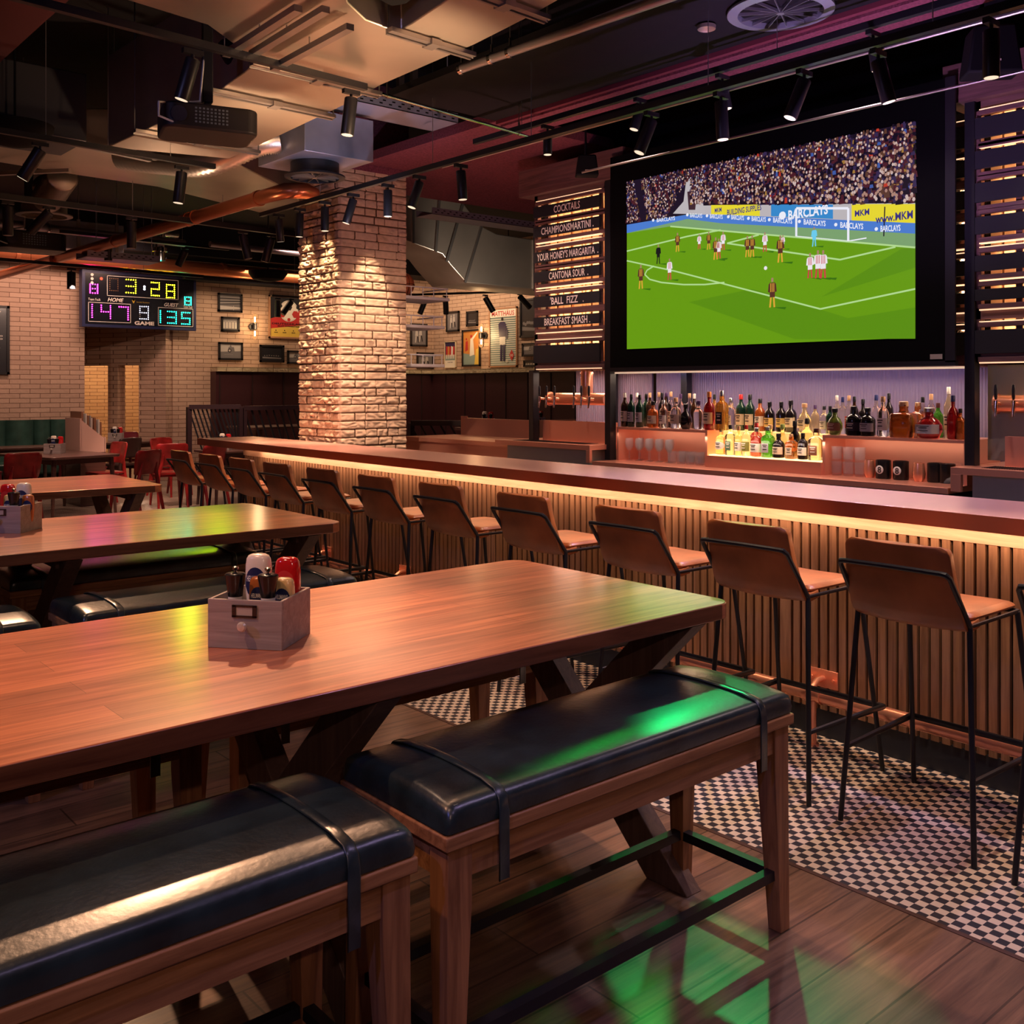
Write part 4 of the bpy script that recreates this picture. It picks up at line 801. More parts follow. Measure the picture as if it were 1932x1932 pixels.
spots([((10.35,14.3,3.2),(-.2,.4,-1)),((10.55,14.0,3.2),(.3,.3,-1)),((10.95,13.4,3.2),(.5,-.3,-1)),((11.3,12.9,3.2),(.8,0,-.6)),((11.6,12.5,3.2),(.3,-.3,-1))],'the track by the side wall posters',lit=False,L=.28,r=.05)
# spot lamps, some near visible cans, others added to brighten surfaces
def sp(loc,tgt,e,ang=38,col=AMB,bl=.6,size=.03): return light('SPOT',loc,e,col,tgt,size,ang,bl)
sp((4.58,8.12,3.38),(4.80,8.16,1.6),170,36,(1,.62,.34),.4); sp((4.58,8.50,3.38),(4.80,8.50,1.6),170,36,(1,.62,.34),.4); sp((5.08,7.62,3.3),(5.10,7.95,1.7),100,40,(1,.66,.42),.4); sp((4.2,6.76,2.88),(4.95,7.95,1.9),110,50,(1,.66,.46)); sp((3.0,6.5,3.2),(4.8,8.3,1.6),60,40,(1,.50,.30))
sp((4.2,3.23,2.88),(4.35,3.3,1.0),60,46,(1,.68,.55)); sp((4.2,1.86,2.88),(3.6,1.6,.8),60,44); sp((3.30,1.6,3.2),(3.42,1.7,0),150,44,(1,.74,.55)); sp((3.25,2.9,3.2),(3.45,3.1,0),110,44,(1,.72,.5)); sp((3.25,4.6,3.2),(3.45,4.8,0),90,44,(1,.70,.5)); sp((4.62,3.4,3.4),(4.3,3.2,1.09),200,60,(.66,.55,1),.9); sp((4.62,2.0,3.4),(4.2,1.8,1.09),110,60,(.72,.56,1),.9); sp((4.5,7.2,3.2),(4.40,7.6,1.09),210,66,(1,.55,.38),.9); sp((4.2,5.40,2.88),(4.2,5.5,1),60,50); sp((4.2,6.28,2.88),(4.4,6.3,1),120,56,(1,.60,.46))  # violet spots added in place of ribbed glass reflected in the bar top
sp((2.0,4.5,3.0),(1.2,2.6,.9),310,40,(1,.52,.28)); sp((2.95,4.6,3.0),(2.15,2.7,.9),290,32,(1,.52,.30)); sp((1.9,6.9,2.98),(1.7,5.0,.9),280,40,(1,.54,.30)); sp((2.9,6.95,2.95),(2.5,7.6,.9),190,50,(1,.54,.30)); sp((1.2,9.3,3.0),(1.6,7.6,.9),120,50,(1,.54,.3))
sp((3.6,9.3,3.0),(3.6,8.0,.8),80,60,(1,.55,.35)); sp((3.0,3.4,3.3),(3.4,3.2,0),80,50,(1,.68,.44)); sp((4.74,5.1,3.2),(5.95,6.2,2.5),55,40,(1,.80,.72)); sp((4.74,2.68,3.2),(5.95,2.0,2.5),50,44,(1,.75,.70)); sp((8.6,9.6,2.4),(9.0,11,3.5),70,80,(1,.80,.62)); sp((-.6,-1.4,2.6),(1.3,1.9,.6),50,50,(1,.60,.48),.9); sp((.0,2.6,3.2),(.8,2.5,.9),85,46,(1,.48,.28))  # duct elbow spot and the spot behind the camera are added fill
sp((3.9,12.5,2.8),(4.2,13.6,.75),200,70,(1,.58,.42)); sp((5.5,12.2,2.9),(5.8,13.4,.75),170,60,(1,.6,.42)); sp((5.3,12.6,3.3),(5.2,17,1.6),85,60,(1,.66,.50)); sp((2.9,13.6,3.3),(4.3,17,1.2),65,60,(1,.64,.46))
sp((7.4,15.2,3.4),(7.6,17,2.3),80,60,AMB)
# added upward spots without fixtures, in place of bounce on the duct undersides
light('SPOT',(3.1,4.0,2.5),65,(1,.60,.33),(2.95,4.5,3.4),.04,110,.8); light('SPOT',(3.0,5.8,2.6),50,(1,.60,.33),(3.0,6.1,3.4),.04,110,.8)
light('SPOT',(3.3,8.2,2.3),30,(1,.62,.38),(3.2,8.2,3.5),.04,120,.8); light('SPOT',(3.9,6.0,2.4),22,(.70,.72,1),(4.1,6.7,3.5),.04,80,.8)
# added green spots standing in for the screen's reflection on bench, table and floor
light('SPOT',(4.95,3.75,3.2),140,(.01,1,.24),(1.98,1.42,0),.05,13,.25); light('SPOT',(5.0,4.3,2.95),36,(.0,1,.07),(2.15,1.95,.66),.30,8,.9); light('SPOT',(5.2,4.6,2.9),40,(.04,1,.14),(2.48,2.30,.9),.25,11,.9)
light('SPOT',(5.6,13.2,3.3),16,(.66,1,.0),(1.05,2.80,.9),.15,3.2,1); light('SPOT',(5.9,12.8,3.3),60,(.60,1,.0),(2.0,4.95,.9),.12,6,1); light('SPOT',(-1.2,.6,3.2),70,(.25,.25,1),(1.5,1.0,.3),.05,46,.9)  # added spots: yellow-green as the scoreboard's reflection, blue as fill
# added spots without fixtures, lighting the felt strip and panel from below
light('SPOT',(4.3,2.6,1.9),110,(.75,.45,1),(5.2,2.8,3.6),.03,110,.8); light('SPOT',(4.6,5.2,1.9),50,(1,.50,.45),(5.6,6.6,3.6),.03,110,.8)
# big galvanised duct running towards the camera
du=thing('ventilation_duct','big galvanised ventilation duct hanging over the tables','duct')
m=MB(); m.prism([(2.56, 7.43), (2.60, 5.93), (2.5, 4.97), (2.06, 4.62), (1.65, 4.56), (1.47, 4.06),(1.6,3.5), (2.11, 3.51), (2.42, 3.94), (2.6, 4.07), (2.73, 4.09), (2.8, 4.07), (2.79, 3.97), (2.74, 3.62), (2.63, 3.06),(2.6,2.4), (3.05, 2.4), (3.12, 3.31), (3.16, 3.58), (3.2, 4.0), (3.22, 4.89), (3.27, 5.27), (3.36, 6.71),(3.38,7.2)],'z',3.32,3.98); m.build('duct_body',galv,du,bevel=.006)
for y,xa,xb in ((3.42,2.66,3.2),(4.05,2.72,3.26),(4.95,2.45,3.28),(5.55,2.5,3.33),(6.75,2.5,3.42)):
    m=MB(); m.bar((xa,y,3.30),(xb,y+.03,3.30),.035,.022); m.bar((xa,y+.03,3.297),(xb,y+.06,3.297),.012,.03); m.box((xa+xb)/2-.03,(xa+xb)/2+.03,y-.015,y+.07,3.28,3.31); m.build('support_channel',galvc,du)
    for x in (xa+.01,xb-.01):
        m=MB(); m.tube([(x,y+.03,3.28),(x,y+.03,ZC)],.005,6); m.build('hanger_rod',galvc,du)
# black block put in for the dark void between the duct branches
d2=thing('ventilation_duct','black block standing in for the dark void in the notch of the big duct','duct')
m=MB(); m.prism([(2.15,3.40),(2.44,3.86),(2.6,4.0),(2.72,4.04),(2.76,3.97),(2.70,3.62),(2.55,2.5),(2.2,2.4)],'z',3.40,3.9); m.build('duct_body',blkm,d2,bevel=.02)
d3=thing('ventilation_duct','wide dark duct side at the left of the big galvanised duct','duct')
m=MB(); m.box(.6,2.5,7.7,8.3,3.40,3.9); m.build('duct_body',M('dull_dark_duct',(.10,.10,.12),.4,.8),d3,bevel=.01)
for x in (1.1,1.8): 
    m=MB(); m.box(x-.02,x+.02,7.68,7.7,3.40,3.9); m.build('flange',galvc,d3)
d4=thing('ventilation_duct','flat galvanised duct crossing behind the copper pipe','duct')
m=MB(); m.prism([(1.3,8.6),(2.56,8.35),(3.4,7.75),(3.7,7.95),(4.9,8.95),(5.2,9.4),(5.2,10.2),(3.73,9.5),(3.0,9.45),(1.3,9.2)],'z',3.50,3.8); m.build('duct_body',galv,d4,bevel=.01)
d5=thing('ventilation_duct','shiny rectangular duct with seams at the far left over the cream wall','duct')
m=MB(); m.box(2.2,5.0,13.9,14.5,3.42,3.80); m.build('duct_body',M('cool_galvanised',(.52,.55,.66),.35,.9,var=(4,.25)),d5,bevel=.01)
for x in (2.6,3.2,3.8,4.4,4.9):
    m=MB(); m.tube([(x,13.89,3.6),(x,13.89,ZC)],.006,6); m.box(x-.02,x+.02,13.88,13.9,3.40,3.82); m.build('flange',galvc,d5)
# duct with elbow right of the pillar
d6=thing('ventilation_duct','large galvanised duct with an elbow right of the pillar','duct')
pl=[(7.0,4.25),(8.287,4.32),(8.542,4.188),(8.888,3.861),(9.2,3.77),(12.0,3.72),(12.0,3.03),(8.65,3.04),(8.377,3.264),(8.24,3.40),(7.0,3.66)]
m=MB(); m.prism(pl,'y',11,11.8); m.build('duct_body',galv,d6,bevel=.012)
for x in (7.4,10.5): m=MB(); m.tube([(x,11.4,3.7),(x,11.4,ZC)],.008,6); m.build('hanger_rod',galvc,d6)
for a,b_ in (((7.75,4.33),(7.75,3.5)),((8.20,4.34),(8.12,3.42)),((8.60,4.17),(8.30,3.30)),((8.92,3.86),(8.62,3.04)),((9.9,3.79),(9.9,3.01))):
    m=MB(); m.bar((a[0],10.99,a[1]),(b_[0],10.99,b_[1]),.02,.035,up=(1,0,0)); m.build('seam_rib',galvc,d6)
# plenum box and round diffuser
px=thing('plenum_box','square metal plenum box above the round ceiling diffuser by the pillar','plenum')
m=MB(); m.box(3.72,4.32,6.66,7.40,3.34,3.66); m.build('box',M('pale_galvanised',(.36,.38,.50),.4,.6,var=(3,.2)),px,bevel=.003)
def diffuser(c,r,label,ring=galvc,blade=M('diffuser_blade',(.45,.36,.28),.35,.7)):
    t=thing('ceiling_diffuser',label,'diffuser',c,group='round swirl diffusers')
    m=MB(); m.lathe([(r*.80,.10),(r*.80,.012),(r,.0),(r,-.012),(r*.80,-.018),(r*.78,.012),(r*.78,.10)],n=40); m.build('ring',ring,t)
    m=MB(); 
    for k in range(14):
        a=2*PI*k/14; m.bar((0,0,-.006),(r*.79*math.cos(a),r*.79*math.sin(a),-.006),.004,.016)
    m.lathe([(.02,-.018),(.02,.01)],n=12); m.build('blades',blade,t)
    m=MB(); m.lathe([(.001,.06),(r*.78,.06),(r*.78,.07)],n=24); m.build('inner_void',blkm,t); return t
diffuser((4.0,7.0,3.24),.235,'round black vaned diffuser under the plenum box by the pillar',ring=blk)
diffuser((4.62,3.16,3.60),.28,'large pale round ceiling diffuser cut by the top edge of the picture',ring=M('pale_diffuser_ring',(.45,.50,.60),.3,.6),blade=M('blade_pale',(.5,.5,.56),.3,.8))
diffuser((3.25,11.36,3.42),.28,'round diffuser glowing pink at far left behind the tracks',ring=galvc)
m=MB(); m.lathe([(.052,0),(.050,-.02),(.030,-.005),(.001,.0)],n=20); o=tag(m.build('recessed_downlight',M('downlight_reflector',(.7,.6,.5),.3,.8)),'round recessed downlight in the black ceiling left of the pale diffuser','downlight'); o.location=(4.5,3.56,3.6)
m=MB(); m.lathe([(.001,3.62),(.07,3.62),(.07,3.601),(.052,3.601)],n=20); 
# flexible spiral duct
def flex(pts,r,label):
    t=thing('flexible_duct',label,'duct',group='spiral flexible ducts'); P=[Vector(p) for p in pts]; Q=[];RR=[]; k=84
    for i in range(k+1):
        f=i/k*(len(P)-1); a=min(int(f),len(P)-2); u=f-a; p0=P[max(a-1,0)];p1=P[a];p2=P[a+1];p3=P[min(a+2,len(P)-1)]
        Q.append(.5*((2*p1)+(-p0+p2)*u+(2*p0-5*p1+4*p2-p3)*u*u+(-p0+3*p1-3*p2+p3)*u*u*u)); RR.append(r if i%2 else r*.87)
    m=MB(); m.tube(Q,RR,20); m.build('spiral_hose',M('spiral_foil',(.72,.66,.60),.32,.9),t,angle=3); return t
flex([(3.72,7.05,3.50),(3.55,7.15,3.46),(3.35,7.5,3.35),(3.2,8.0,3.42),(3.0,8.4,3.5)],.12,'spiral foil hose joining the plenum box')
flex([(2.9,9.6,3.50),(2.95,10.2,3.40),(3.2,10.8,3.62),(3.25,11.3,3.70)],.14,'spiral foil hose joining the pink lit diffuser')
# copper coloured drain pipes
cp1=thing('copper_pipe','thick copper coloured pipe running from the pillar towards the scoreboard','pipe')
m=MB(); m.tube([(4.42,7.75,3.26),(4.30,7.70,3.27),(4.16,7.78,3.26),(4.12,8.0,3.25),(4.02,11.2,3.22),(3.95,16.2,3.22)],.062,20); m.build('pipe_run',copperp,cp1,angle=1)
for y in (8.15,9.4,9.55,11.4,13.4): 
    m=MB(); m.tube([(4.12-.03*(y-8),y,3.25-.008*(y-8)),(4.12-.03*(y-8),y+.05,3.25-.008*(y-8))],.070,20); m.build('collar',copperp,cp1)
cp2=thing('copper_pipe','thick copper coloured pipe running along the far wall above the scoreboard','pipe')
m=MB(); m.tube([(2.0,16.5,3.66),(9.6,16.5,3.60)],.11,20); m.build('pipe_run',copperp,cp2)
for x in (4.3,6.0,7.6,8.7): m=MB(); m.tube([(x,16.5,3.63),(x+.06,16.5,3.63)],.122,20); m.build('collar',copperp,cp2)
# grey pipes
def pipe(p,q,r,label,mat=None,cl=()):
    t=thing('grey_pipe',label,'pipe'); m=MB(); m.tube([p,q],r,14); m.build('pipe_run',mat or pipem,t); p=Vector(p);q=Vector(q);d=(q-p).normalized()
    for f in cl:
        a=p.lerp(q,f); m=MB(); m.tube([a-d*.012,a+d*.012],r*1.35,14); m.tube([a,(a.x,a.y,a.z+.08)],.009,6); c=m.build('clamp',chrome,t); m=MB(); m.tube([(a.x,a.y,a.z+.06),(a.x,a.y,ZC)],.003,6); m.build('hanger_rod',galvc,t)
pipe((3.74,4.80,3.5),(3.86,2.6,3.5),.026,'grey pipe with chrome clamps hanging at the top centre',cl=(.0,.12,.19))
pipe((3.36,5.25,3.40),(5.0,5.47,3.40),.012,'thin shiny pipe right of the big duct end',mat=chrome,cl=(.1,.85))
pipe((4.72,6.3,3.30),(4.78,1.0,3.30),.010,'thin grey rod parallel to the bar track',mat=galvc)
pipe((5.35,5.4,3.20),(5.35,.8,3.20),.008,'thin dark rod before the top of the big screen',mat=galvc)
pipe((2.0,13.0,3.55),(5.6,13.3,3.55),.05,'long pale pipe at far left above the shiny duct',cl=(.5,.8))
pipe((5.2,11.6,3.32),(7.0,11.75,3.32),.035,'pale pipe left of the brick pillar',cl=(.45,))
m=MB(); m.tube([(5.3,13.4,3.3),(5.3,13.4,3.75)],.07,14); m.tube([(5.05,13.4,3.68),(5.55,13.4,3.68)],.05,12); m.tube([(5.3,13.4,3.42),(5.3,13.4,3.47)],.10,14); tag(m.build('valve_fitting',chrome),'chrome valve fitting over the scoreboard','valve')
# perforated cable trays
def cable_tray(x0,x1,y0,y1,z,label,h=.075,axis='x'):
    t=thing('cable_tray',label,'cable tray',group='perforated cable trays'); m=MB(); m.tube([(x0+.1,y0+.01,z),(x0+.1,y0+.01,ZC)],.004,6); m.tube([(x1-.1,y0+.01,z),(x1-.1,y0+.01,ZC)],.004,6); m.box(x0,x1,y0,y1,z,z+.006); m.box(x0,x1,y0,y0+.006,z,z+h); m.box(x0,x1,y1-.006,y1,z,z+h); m.build('tray_body',tray,t)
    m=MB(); x=x0+.04
    while x<x1-.05: 
        m.box(x,x+.028,y0-.001,y0,z+.022,z+.032); m.box(x+.03,x+.058,y0-.001,y0,z+.046,z+.056); x+=.085
    m.build('slots',blkm,t,recalc=False)
cable_tray(3.4,4.95,6.40,6.75,3.70,'blue grey perforated cable tray by the plenum box')
cable_tray(6.6,9.2,9.0,9.3,3.50,'perforated cable tray behind the cocktails board')
cable_tray(3.9,4.75,12.0,12.4,3.1,'green lit perforated tray hanging left of the pillar')
for x in (4.45,4.58):
    m=MB(); m.box(x,x+.05,6.5,6.54,3.75,ZC); tag(m.build('support_channel',galvc),'vertical slotted support channel at the '+('left' if x<4.5 else 'right')+' above the cable tray','channel')
for p,q,l in (((2.52,4.84,3.26),(2.50,4.05,3.26),'slotted channel hanging below the big duct at the top'),((2.26,4.85,3.28),(2.23,4.05,3.28),'left slotted channel of the pair below the duct at the top'),((2.36,4.76,3.28),(2.33,3.98,3.28),'right slotted channel of the pair below the duct at the top'),((2.2,9.6,3.42),(2.75,8.9,3.42),'slotted channel below the flat duct at far left'),((2.38,7.75,3.40),(3.1,7.9,3.40),'pale channel pair below the big duct, upper one'),((2.28,7.55,3.34),(2.98,7.72,3.34),'pale channel pair below the big duct, lower one')):
    m=MB(); m.bar(p,q,.04,.03); a_=Vector(p).lerp(Vector(q),.5); m.tube([a_,(a_.x,a_.y,ZC)],.004,6); tag(m.build('support_channel',galvc),l,'channel')
# projector on its pole
def projector(loc,rz,label,s=1.,plen=1.2):
    t=thing('projector',label,'projector',loc,rz); m=MB(); pl=rrect(-.27*s,.27*s,-.20*s,.20*s,.07*s,6); m.prism(pl,'z',0,.15*s,0,True); m.build('body',M('projector_black',(.02,.018,.02),.4),t,bevel=.012)
    m=MB(); 
    for i in range(9):
        for j in range(5): m.box(-.10*s+i*.022*s,-.088*s+i*.022*s,-.203*s,-.20*s,.035*s+j*.02*s,.045*s+j*.02*s)
    m.build('vent_grille',M('blue_grey_vent',(.2,.25,.3),.4,.5),t,recalc=False)  # vent grille in plain blue grey metal
    m=MB(); m.lathe([(.045*s,-.215*s),(.05*s,-.19*s),(.03*s,-.205*s),(.001,-.20*s)],(-.19*s,0,.075*s),20,axis='y'); m.build('lens',M('projector_lens',(.03,.03,.05),.1),t)
    m=MB(); m.box(-.03*s,.03*s,-.03*s,.03*s,.15*s+.05,.15*s+plen); m.tube([(0,0,.13*s),(0,0,.22*s)],.02*s,12); m.build('pole',blk,t,bevel=.004)
    m=MB(); m.tube([(-.20*s,-.19*s,.02*s),(-.30*s,-.2*s,.05*s),(-.30*s,-.2*s,.13*s),(-.20*s,-.1*s,.16*s),(-.05*s,-.05*s,.2*s),(-.02*s,-.02*s,.5*s)],.006*s,8); m.build('cable',M('white_cable',(.6,.6,.6),.5),t)
projector((2.28,5.12,2.91),math.radians(-15),'black projector hanging from a square pole at the top left',.88,1.3)
projector((3.35,12.3,3.14),math.radians(0),'distant black projector hanging left of the scoreboard',1.3,1.2)
# speakers
def speaker(loc,rz,label,s=1.):
    t=thing('ceiling_speaker',label,'speaker',loc,rz); m=MB(); m.prism([(-.10*s,-.09*s),(.10*s,-.09*s),(.075*s,.09*s),(-.075*s,.09*s)],'y',-.06*s,.07*s); m.build('cabinet',blkm,t,bevel=.012)
    m=MB(); m.box(-.02*s,.02*s,-.0625*s,-.06*s,-.05*s,-.043*s); m.build('badge',M('speaker_badge',(.7,.6,.5),.4),t)
    m=MB(); m.tube([(0,.06*s,0),(0,.12*s,.05*s),(0,.12*s,.4*s)],.01*s,8); m.build('mount',blk,t)
speaker((5.55,5.55,3.30),math.radians(-40),'small black speaker above the cocktails board',.9)
speaker((5.3,2.35,3.32),math.radians(-50),'black speaker at the top right corner',1.35)
speaker((8.6,12.9,3.3),math.radians(-30),'large black speaker below the duct elbow right of the pillar',3.0)
for p,l,s in (((2.72,5.4,3.45),'black dome speaker behind the projector pole',.22),((1.98,7.6,3.32),'black dome speaker at far left below the big duct',.24),((7.2,14.0,3.25),'dark lamp shade just left of the pillar by the far wall',.28),((11.3,13.2,3.38),'black dome speaker above the poster with the large name',.30)):
    m=MB(); m.tube([(0,0,.05),(0,0,ZC-p[2])],.008,6); m.lathe([(s*1.05,.10),(s*1.02,.06),(s*.80,-.02),(s*.3,-.05),(.001,-.055)],n=24); o=tag(m.build('dome_speaker',blkm),l,'speaker'); o.location=p
# ================= far dining area =================
def dining_table(loc,rz,sx,sy,label):
    t=thing('dining_table',label,'table',loc,rz,'dark wood dining tables'); m=MB(); m.prism(rrect(-sx/2,sx/2,-sy/2,sy/2,.09),'z',.718,.75,0,True); m.build('tabletop',darkt,t,bevel=.006,angle=.5)
    m=MB(); m.box(-sx/2+.09,sx/2-.09,-sy/2+.09,-sy/2+.11,.65,.718); m.box(-sx/2+.09,sx/2-.09,sy/2-.11,sy/2-.09,.65,.718); m.box(-sx/2+.09,-sx/2+.11,-sy/2+.09,sy/2-.09,.65,.718); m.box(sx/2-.11,sx/2-.09,-sy/2+.09,sy/2-.09,.65,.718); m.build('apron',darkt,t)
    for a in (-1,1):
        for b in (-1,1):
            m=MB(); m.tube([(a*(sx/2-.1),b*(sy/2-.1),.72),(a*(sx/2-.06),b*(sy/2-.06),0)],[.032,.018],12); m.build('leg',darkt,t)
    return t
def make_chair(label,mat,nm='wooden_chair'):
    t=thing(nm,label,'chair',group='painted wooden chairs')
    m=MB(); m.loft([[(x,y,z) for x,y in rrect(-w,w,-.20,.21,.05,3)] for z,w in ((.435,.20),(.445,.212),(.46,.21),(.462,.18))]); m.build('seat',mat,t,angle=.6)
    # curved back panel
    vs=[];fs=[];n=10;rows=((.56,.165,-.212),(.57,.185,-.214),(.66,.200,-.235),(.80,.205,-.262),(.835,.195,-.268),(.845,.17,-.27))
    for z,hw,y in rows:
        for i in range(n+1): u=2*i/n-1; vs.append((hw*u,y+.045*u*u,z+.006*(1-u*u)))
    for j in range(len(rows)-1):
        for i in range(n): a=j*(n+1)+i; fs.append((a,a+1,a+n+2,a+n+1))
    m=MB(); m.add(vs,fs); o=m.build('backrest',mat,t); s=o.modifiers.new('t','SOLIDIFY'); s.thickness=.018; s.offset=0
    for sx in (-1,1):
        m=MB(); m.tube([(sx*.19,-.30,0),(sx*.175,-.20,.42),(sx*.12,-.215,.62),(sx*.115,-.235,.70)],[.016,.026,.020,.010],10); m.build('leg',mat,t)
        m=MB(); m.tube([(sx*.195,.21,0),(sx*.17,.17,.44)],[.015,.025],10); m.build('leg',mat,t)
        m=MB(); m.bar((sx*.178,-.21,.40),(sx*.172,.17,.40),.022,.05); m.build('side_rail',mat,t)
    m=MB(); m.bar((-.17,.17,.40),(.17,.17,.40),.022,.05); m.build('front_rail',mat,t); return t
dining_table((4.05,13.55,0),math.radians(12),.95,1.35,'dark dining table with a sauce crate before the green banquette')
dining_table((5.75,16.25,0),math.radians(20),1.0,1.0,'dark dining table with a sauce crate before the doorway')
dining_table((4.0,15.55,0),0,1.2,.6,'pinkish lit table end at the left edge before the green banquette')
dining_table((6.1,12.95,0),0,.8,.7,'dark dining table behind the far end of the bar')
darkred=M('dark_red_lacquer',(.16,.02,.03),.35,coat=.3); dkw=M('dark_brown_wood_chair',(.045,.022,.02),.4)
c0=make_chair('red wooden chair seen from behind at the left edge, below the round crate table',redw); c0.location=(3.28,12.55,0); c0.rotation_euler=(0,0,math.radians(5))
c1=make_chair('dark red wooden chair behind the crate on the nearer dining table',darkred); c1.location=(4.85,14.95,0); c1.rotation_euler=(0,0,math.radians(195))
for src,x,y,a,l in ((c0,4.50,12.15,25,'bright red wooden chair with a green lit edge, before the nearer dining table'),(c0,4.75,13.95,100,'pinkish red chair at the right side of the nearer dining table'),
    (c0,5.40,13.35,-10,'tall looking red chair right of the bright red one, seen from behind'),(c0,5.62,12.75,20,'red chair touching the far end bar stool'),(c0,5.95,14.6,200,'red chair facing sideways near the doorway table'),
    (c1,6.25,16.9,190,'dark red chair behind the doorway table'),(c1,3.5,15.0,180,'dark red chair half hidden at the left edge behind another red chair'),(c1,4.95,15.75,150,'dark red chair farthest away by the green banquette')):
    dup(src,(x,y,0),math.radians(a),l)
c2=make_chair('dark brown chair under the doorway table',dkw); c2.location=(5.45,15.3,0); c2.rotation_euler=(0,0,math.radians(20))
c3=make_chair('pale backed chair standing behind the dark railing right of the pillar',M('pale_wood_chair',(.5,.32,.24),.4)); c3.location=(8.6,12.0,.15); c3.rotation_euler=(0,0,math.radians(40)); c3.location.z=0
for x,y,z,dg,l in ((4.02,13.62,.75,-35,'on the nearer dining table'),(5.72,16.25,.75,-30,'on the dining table before the doorway'),(5.95,12.85,.75,-40,'behind the far end of the bar top')):
    crate_set(x,y,z,dg,l,full=False)
# green banquette
bq=thing('banquette','bottle green channelled leather banquette along the cream wall at far left','banquette',(0,0,0))
m=MB(); x=2.6
while x<5.3:
    w=.40 if x<4.6 else .24
    m.loft([[(x+w*.5+w*.5*math.cos(a)*1.0,16.62-.09*max(0,math.sin(a))+.05*min(0,math.sin(a)),z) for a in [PI*2*i/12 for i in range(12)]] for z in (.45,.9,1.06,1.10)]); x+=w
m.build('backrest',green,bq,angle=1.2)
m=MB(); m.box(2.6,5.3,16.0,16.6,.30,.47); m.build('seat',green,bq,bevel=.03)
m=MB(); m.box(2.6,5.3,16.05,16.9,0,.30); m.box(2.6,5.3,16.68,16.95,.3,1.06); m.build('plinth',blkm,bq)
# menu holder
mh=thing('menu_holder','sloping wooden menu box standing left of the doorway','menu holder')
m=MB(); P_=[(4.47,.72),(4.78,.72),(4.78,.90),(4.47,1.16)]; m.prism(P_,'y',14.0,14.02); m.prism(P_,'y',14.60,14.62); m.box(4.455,4.475,14.0,14.62,.72,1.18); m.box(4.775,4.795,14.0,14.62,.72,.92); m.build('box',M('pink_grey_wood',(.75,.50,.42),.5),mh)
m=MB(); m.box(4.46,4.79,14.0,14.62,.0,.72); m.build('stand',darkt,mh)
for i in range(10):
    x=4.485+.028*i; m=MB(); m.box(x,x+(.014 if i%3 else .024),14.04+.03*(i%2),14.5,.76,1.27-.014*i-(.02 if i%2 else 0)); tag(m.build('menu_card',M(('menu_brown','menu_grey','menu_white')[i%3],((.30,.14,.08),(.35,.32,.32),(.75,.72,.66))[i%3],.5)),f'upright menu, {ORD[i]} from the left in the sloping wooden box','menu','menus in the sloping box')
# dark railing with diagonal bars
def railing(p,q,zt,zb,label,lean=.18,n=14):
    t=thing('railing',label,'railing'); P=Vector((*p,0));Q=Vector((*q,0))
    m=MB(); m.bar(P+Vector((0,0,zt)),Q+Vector((0,0,zt)),.07,.06); m.bar(P+Vector((0,0,zb)),Q+Vector((0,0,zb)),.05,.05); m.bar(P,P+Vector((0,0,zt)),.06,.06); m.bar(Q,Q+Vector((0,0,zt)),.06,.06); m.build('frame',M('dark_stained_wood',(.03,.016,.02),.4),t)
    m=MB(); d=Q-P
    for i in range(n):
        f=i/n; g=min(1,f+lean); m.bar(P+d*f+Vector((0,0,zt-.03)),P+d*g+Vector((0,0,zb+.03)),.018,.022)
    m.build('diagonal_bars',blk,t,recalc=False)
railing((5.62,13.2),(6.25,12.95),1.33,.5,'dark slanted bar screen left of the booth, end panel',.35,12)
railing((6.3,12.95),(7.9,13.1),1.31,.5,'dark slanted bar screen left of the pillar, long panel',.16,14)
railing((6.95,9.9),(8.0,8.95),1.17,.75,'dark slanted bar screen right of the pillar',.14,12)
m=MB(); m.box(6.9,9.6,13.9,14.8,.97,1.0); m.box(7.0,7.1,14,14.7,0,.97); m.box(9.3,9.4,14,14.7,0,.97); tag(m.build('booth_table',darkt),'dark booth table with small crates behind the railings','table')
m=MB(); m.box(8.6,12.0,10.2,11.2,1.0,1.04); m.box(8.8,8.9,10.3,11.1,0,1.0); m.box(11.6,11.7,10.3,11.1,0,1.0); tag(m.build('booth_table',darkt),'dark booth table with small crates right of the pillar','table')
crate_set(8.3,14.3,1.0,-30,'on the booth table left of the pillar',full=False)
for x,y,l in ((8.82,10.75,'just right of the pillar on the booth table'),(9.75,10.75,'above the copper screen on the booth table'),(10.55,10.3,'beside the left black post on the booth table')):
    crate_set(x,y,1.04,-35,l,full=False)
# white metal shelves beside the pillar
sh=thing('white_shelf_rack','white metal shelf rack fixed to the right side of the pillar','shelf')
m=MB(); m.box(5.53,5.62,8.1,8.5,1.75,2.45); m.build('upright',white,sh)
for z,x1 in ((2.45,6.12),(2.17,6.06),(1.79,6.06)):
    m=MB(); m.box(5.53,x1,8.05,8.5,z,z+.03); m.build('shelf',white,sh,bevel=.003)
    m=MB(); m.tube([(5.53,8.06,z+.12),(x1-.02,8.06,z+.12),(x1-.02,8.49,z+.12)],.006,8)
    for x in (5.66,5.80,5.93,x1-.03): m.tube([(x,8.06,z+.03),(x,8.06,z+.12)],.005,8)
    m.build('guard_rail',white,sh)
bl=thing('basketball','copper lit basketball sitting on the top white shelf beside the pillar','ball',(5.70,8.27,2.605))
m=MB(); m.sphere((0,0,0),.122,n=24); m.build('ball_body',M('ball_leather',(.42,.12,.05),.4,bump=(150,.3)),bl)
m=MB()
for ax in range(3):
    m.tube([{0:(.1225*math.cos(a),.1225*math.sin(a),0),1:(.1225*math.cos(a),0,.1225*math.sin(a)),2:(0,.1225*math.cos(a),.1225*math.sin(a))}[ax] for a in [2*PI*i/28 for i in range(28)]],.0022,6,close=True)
m.build('seams',blkm,bl)
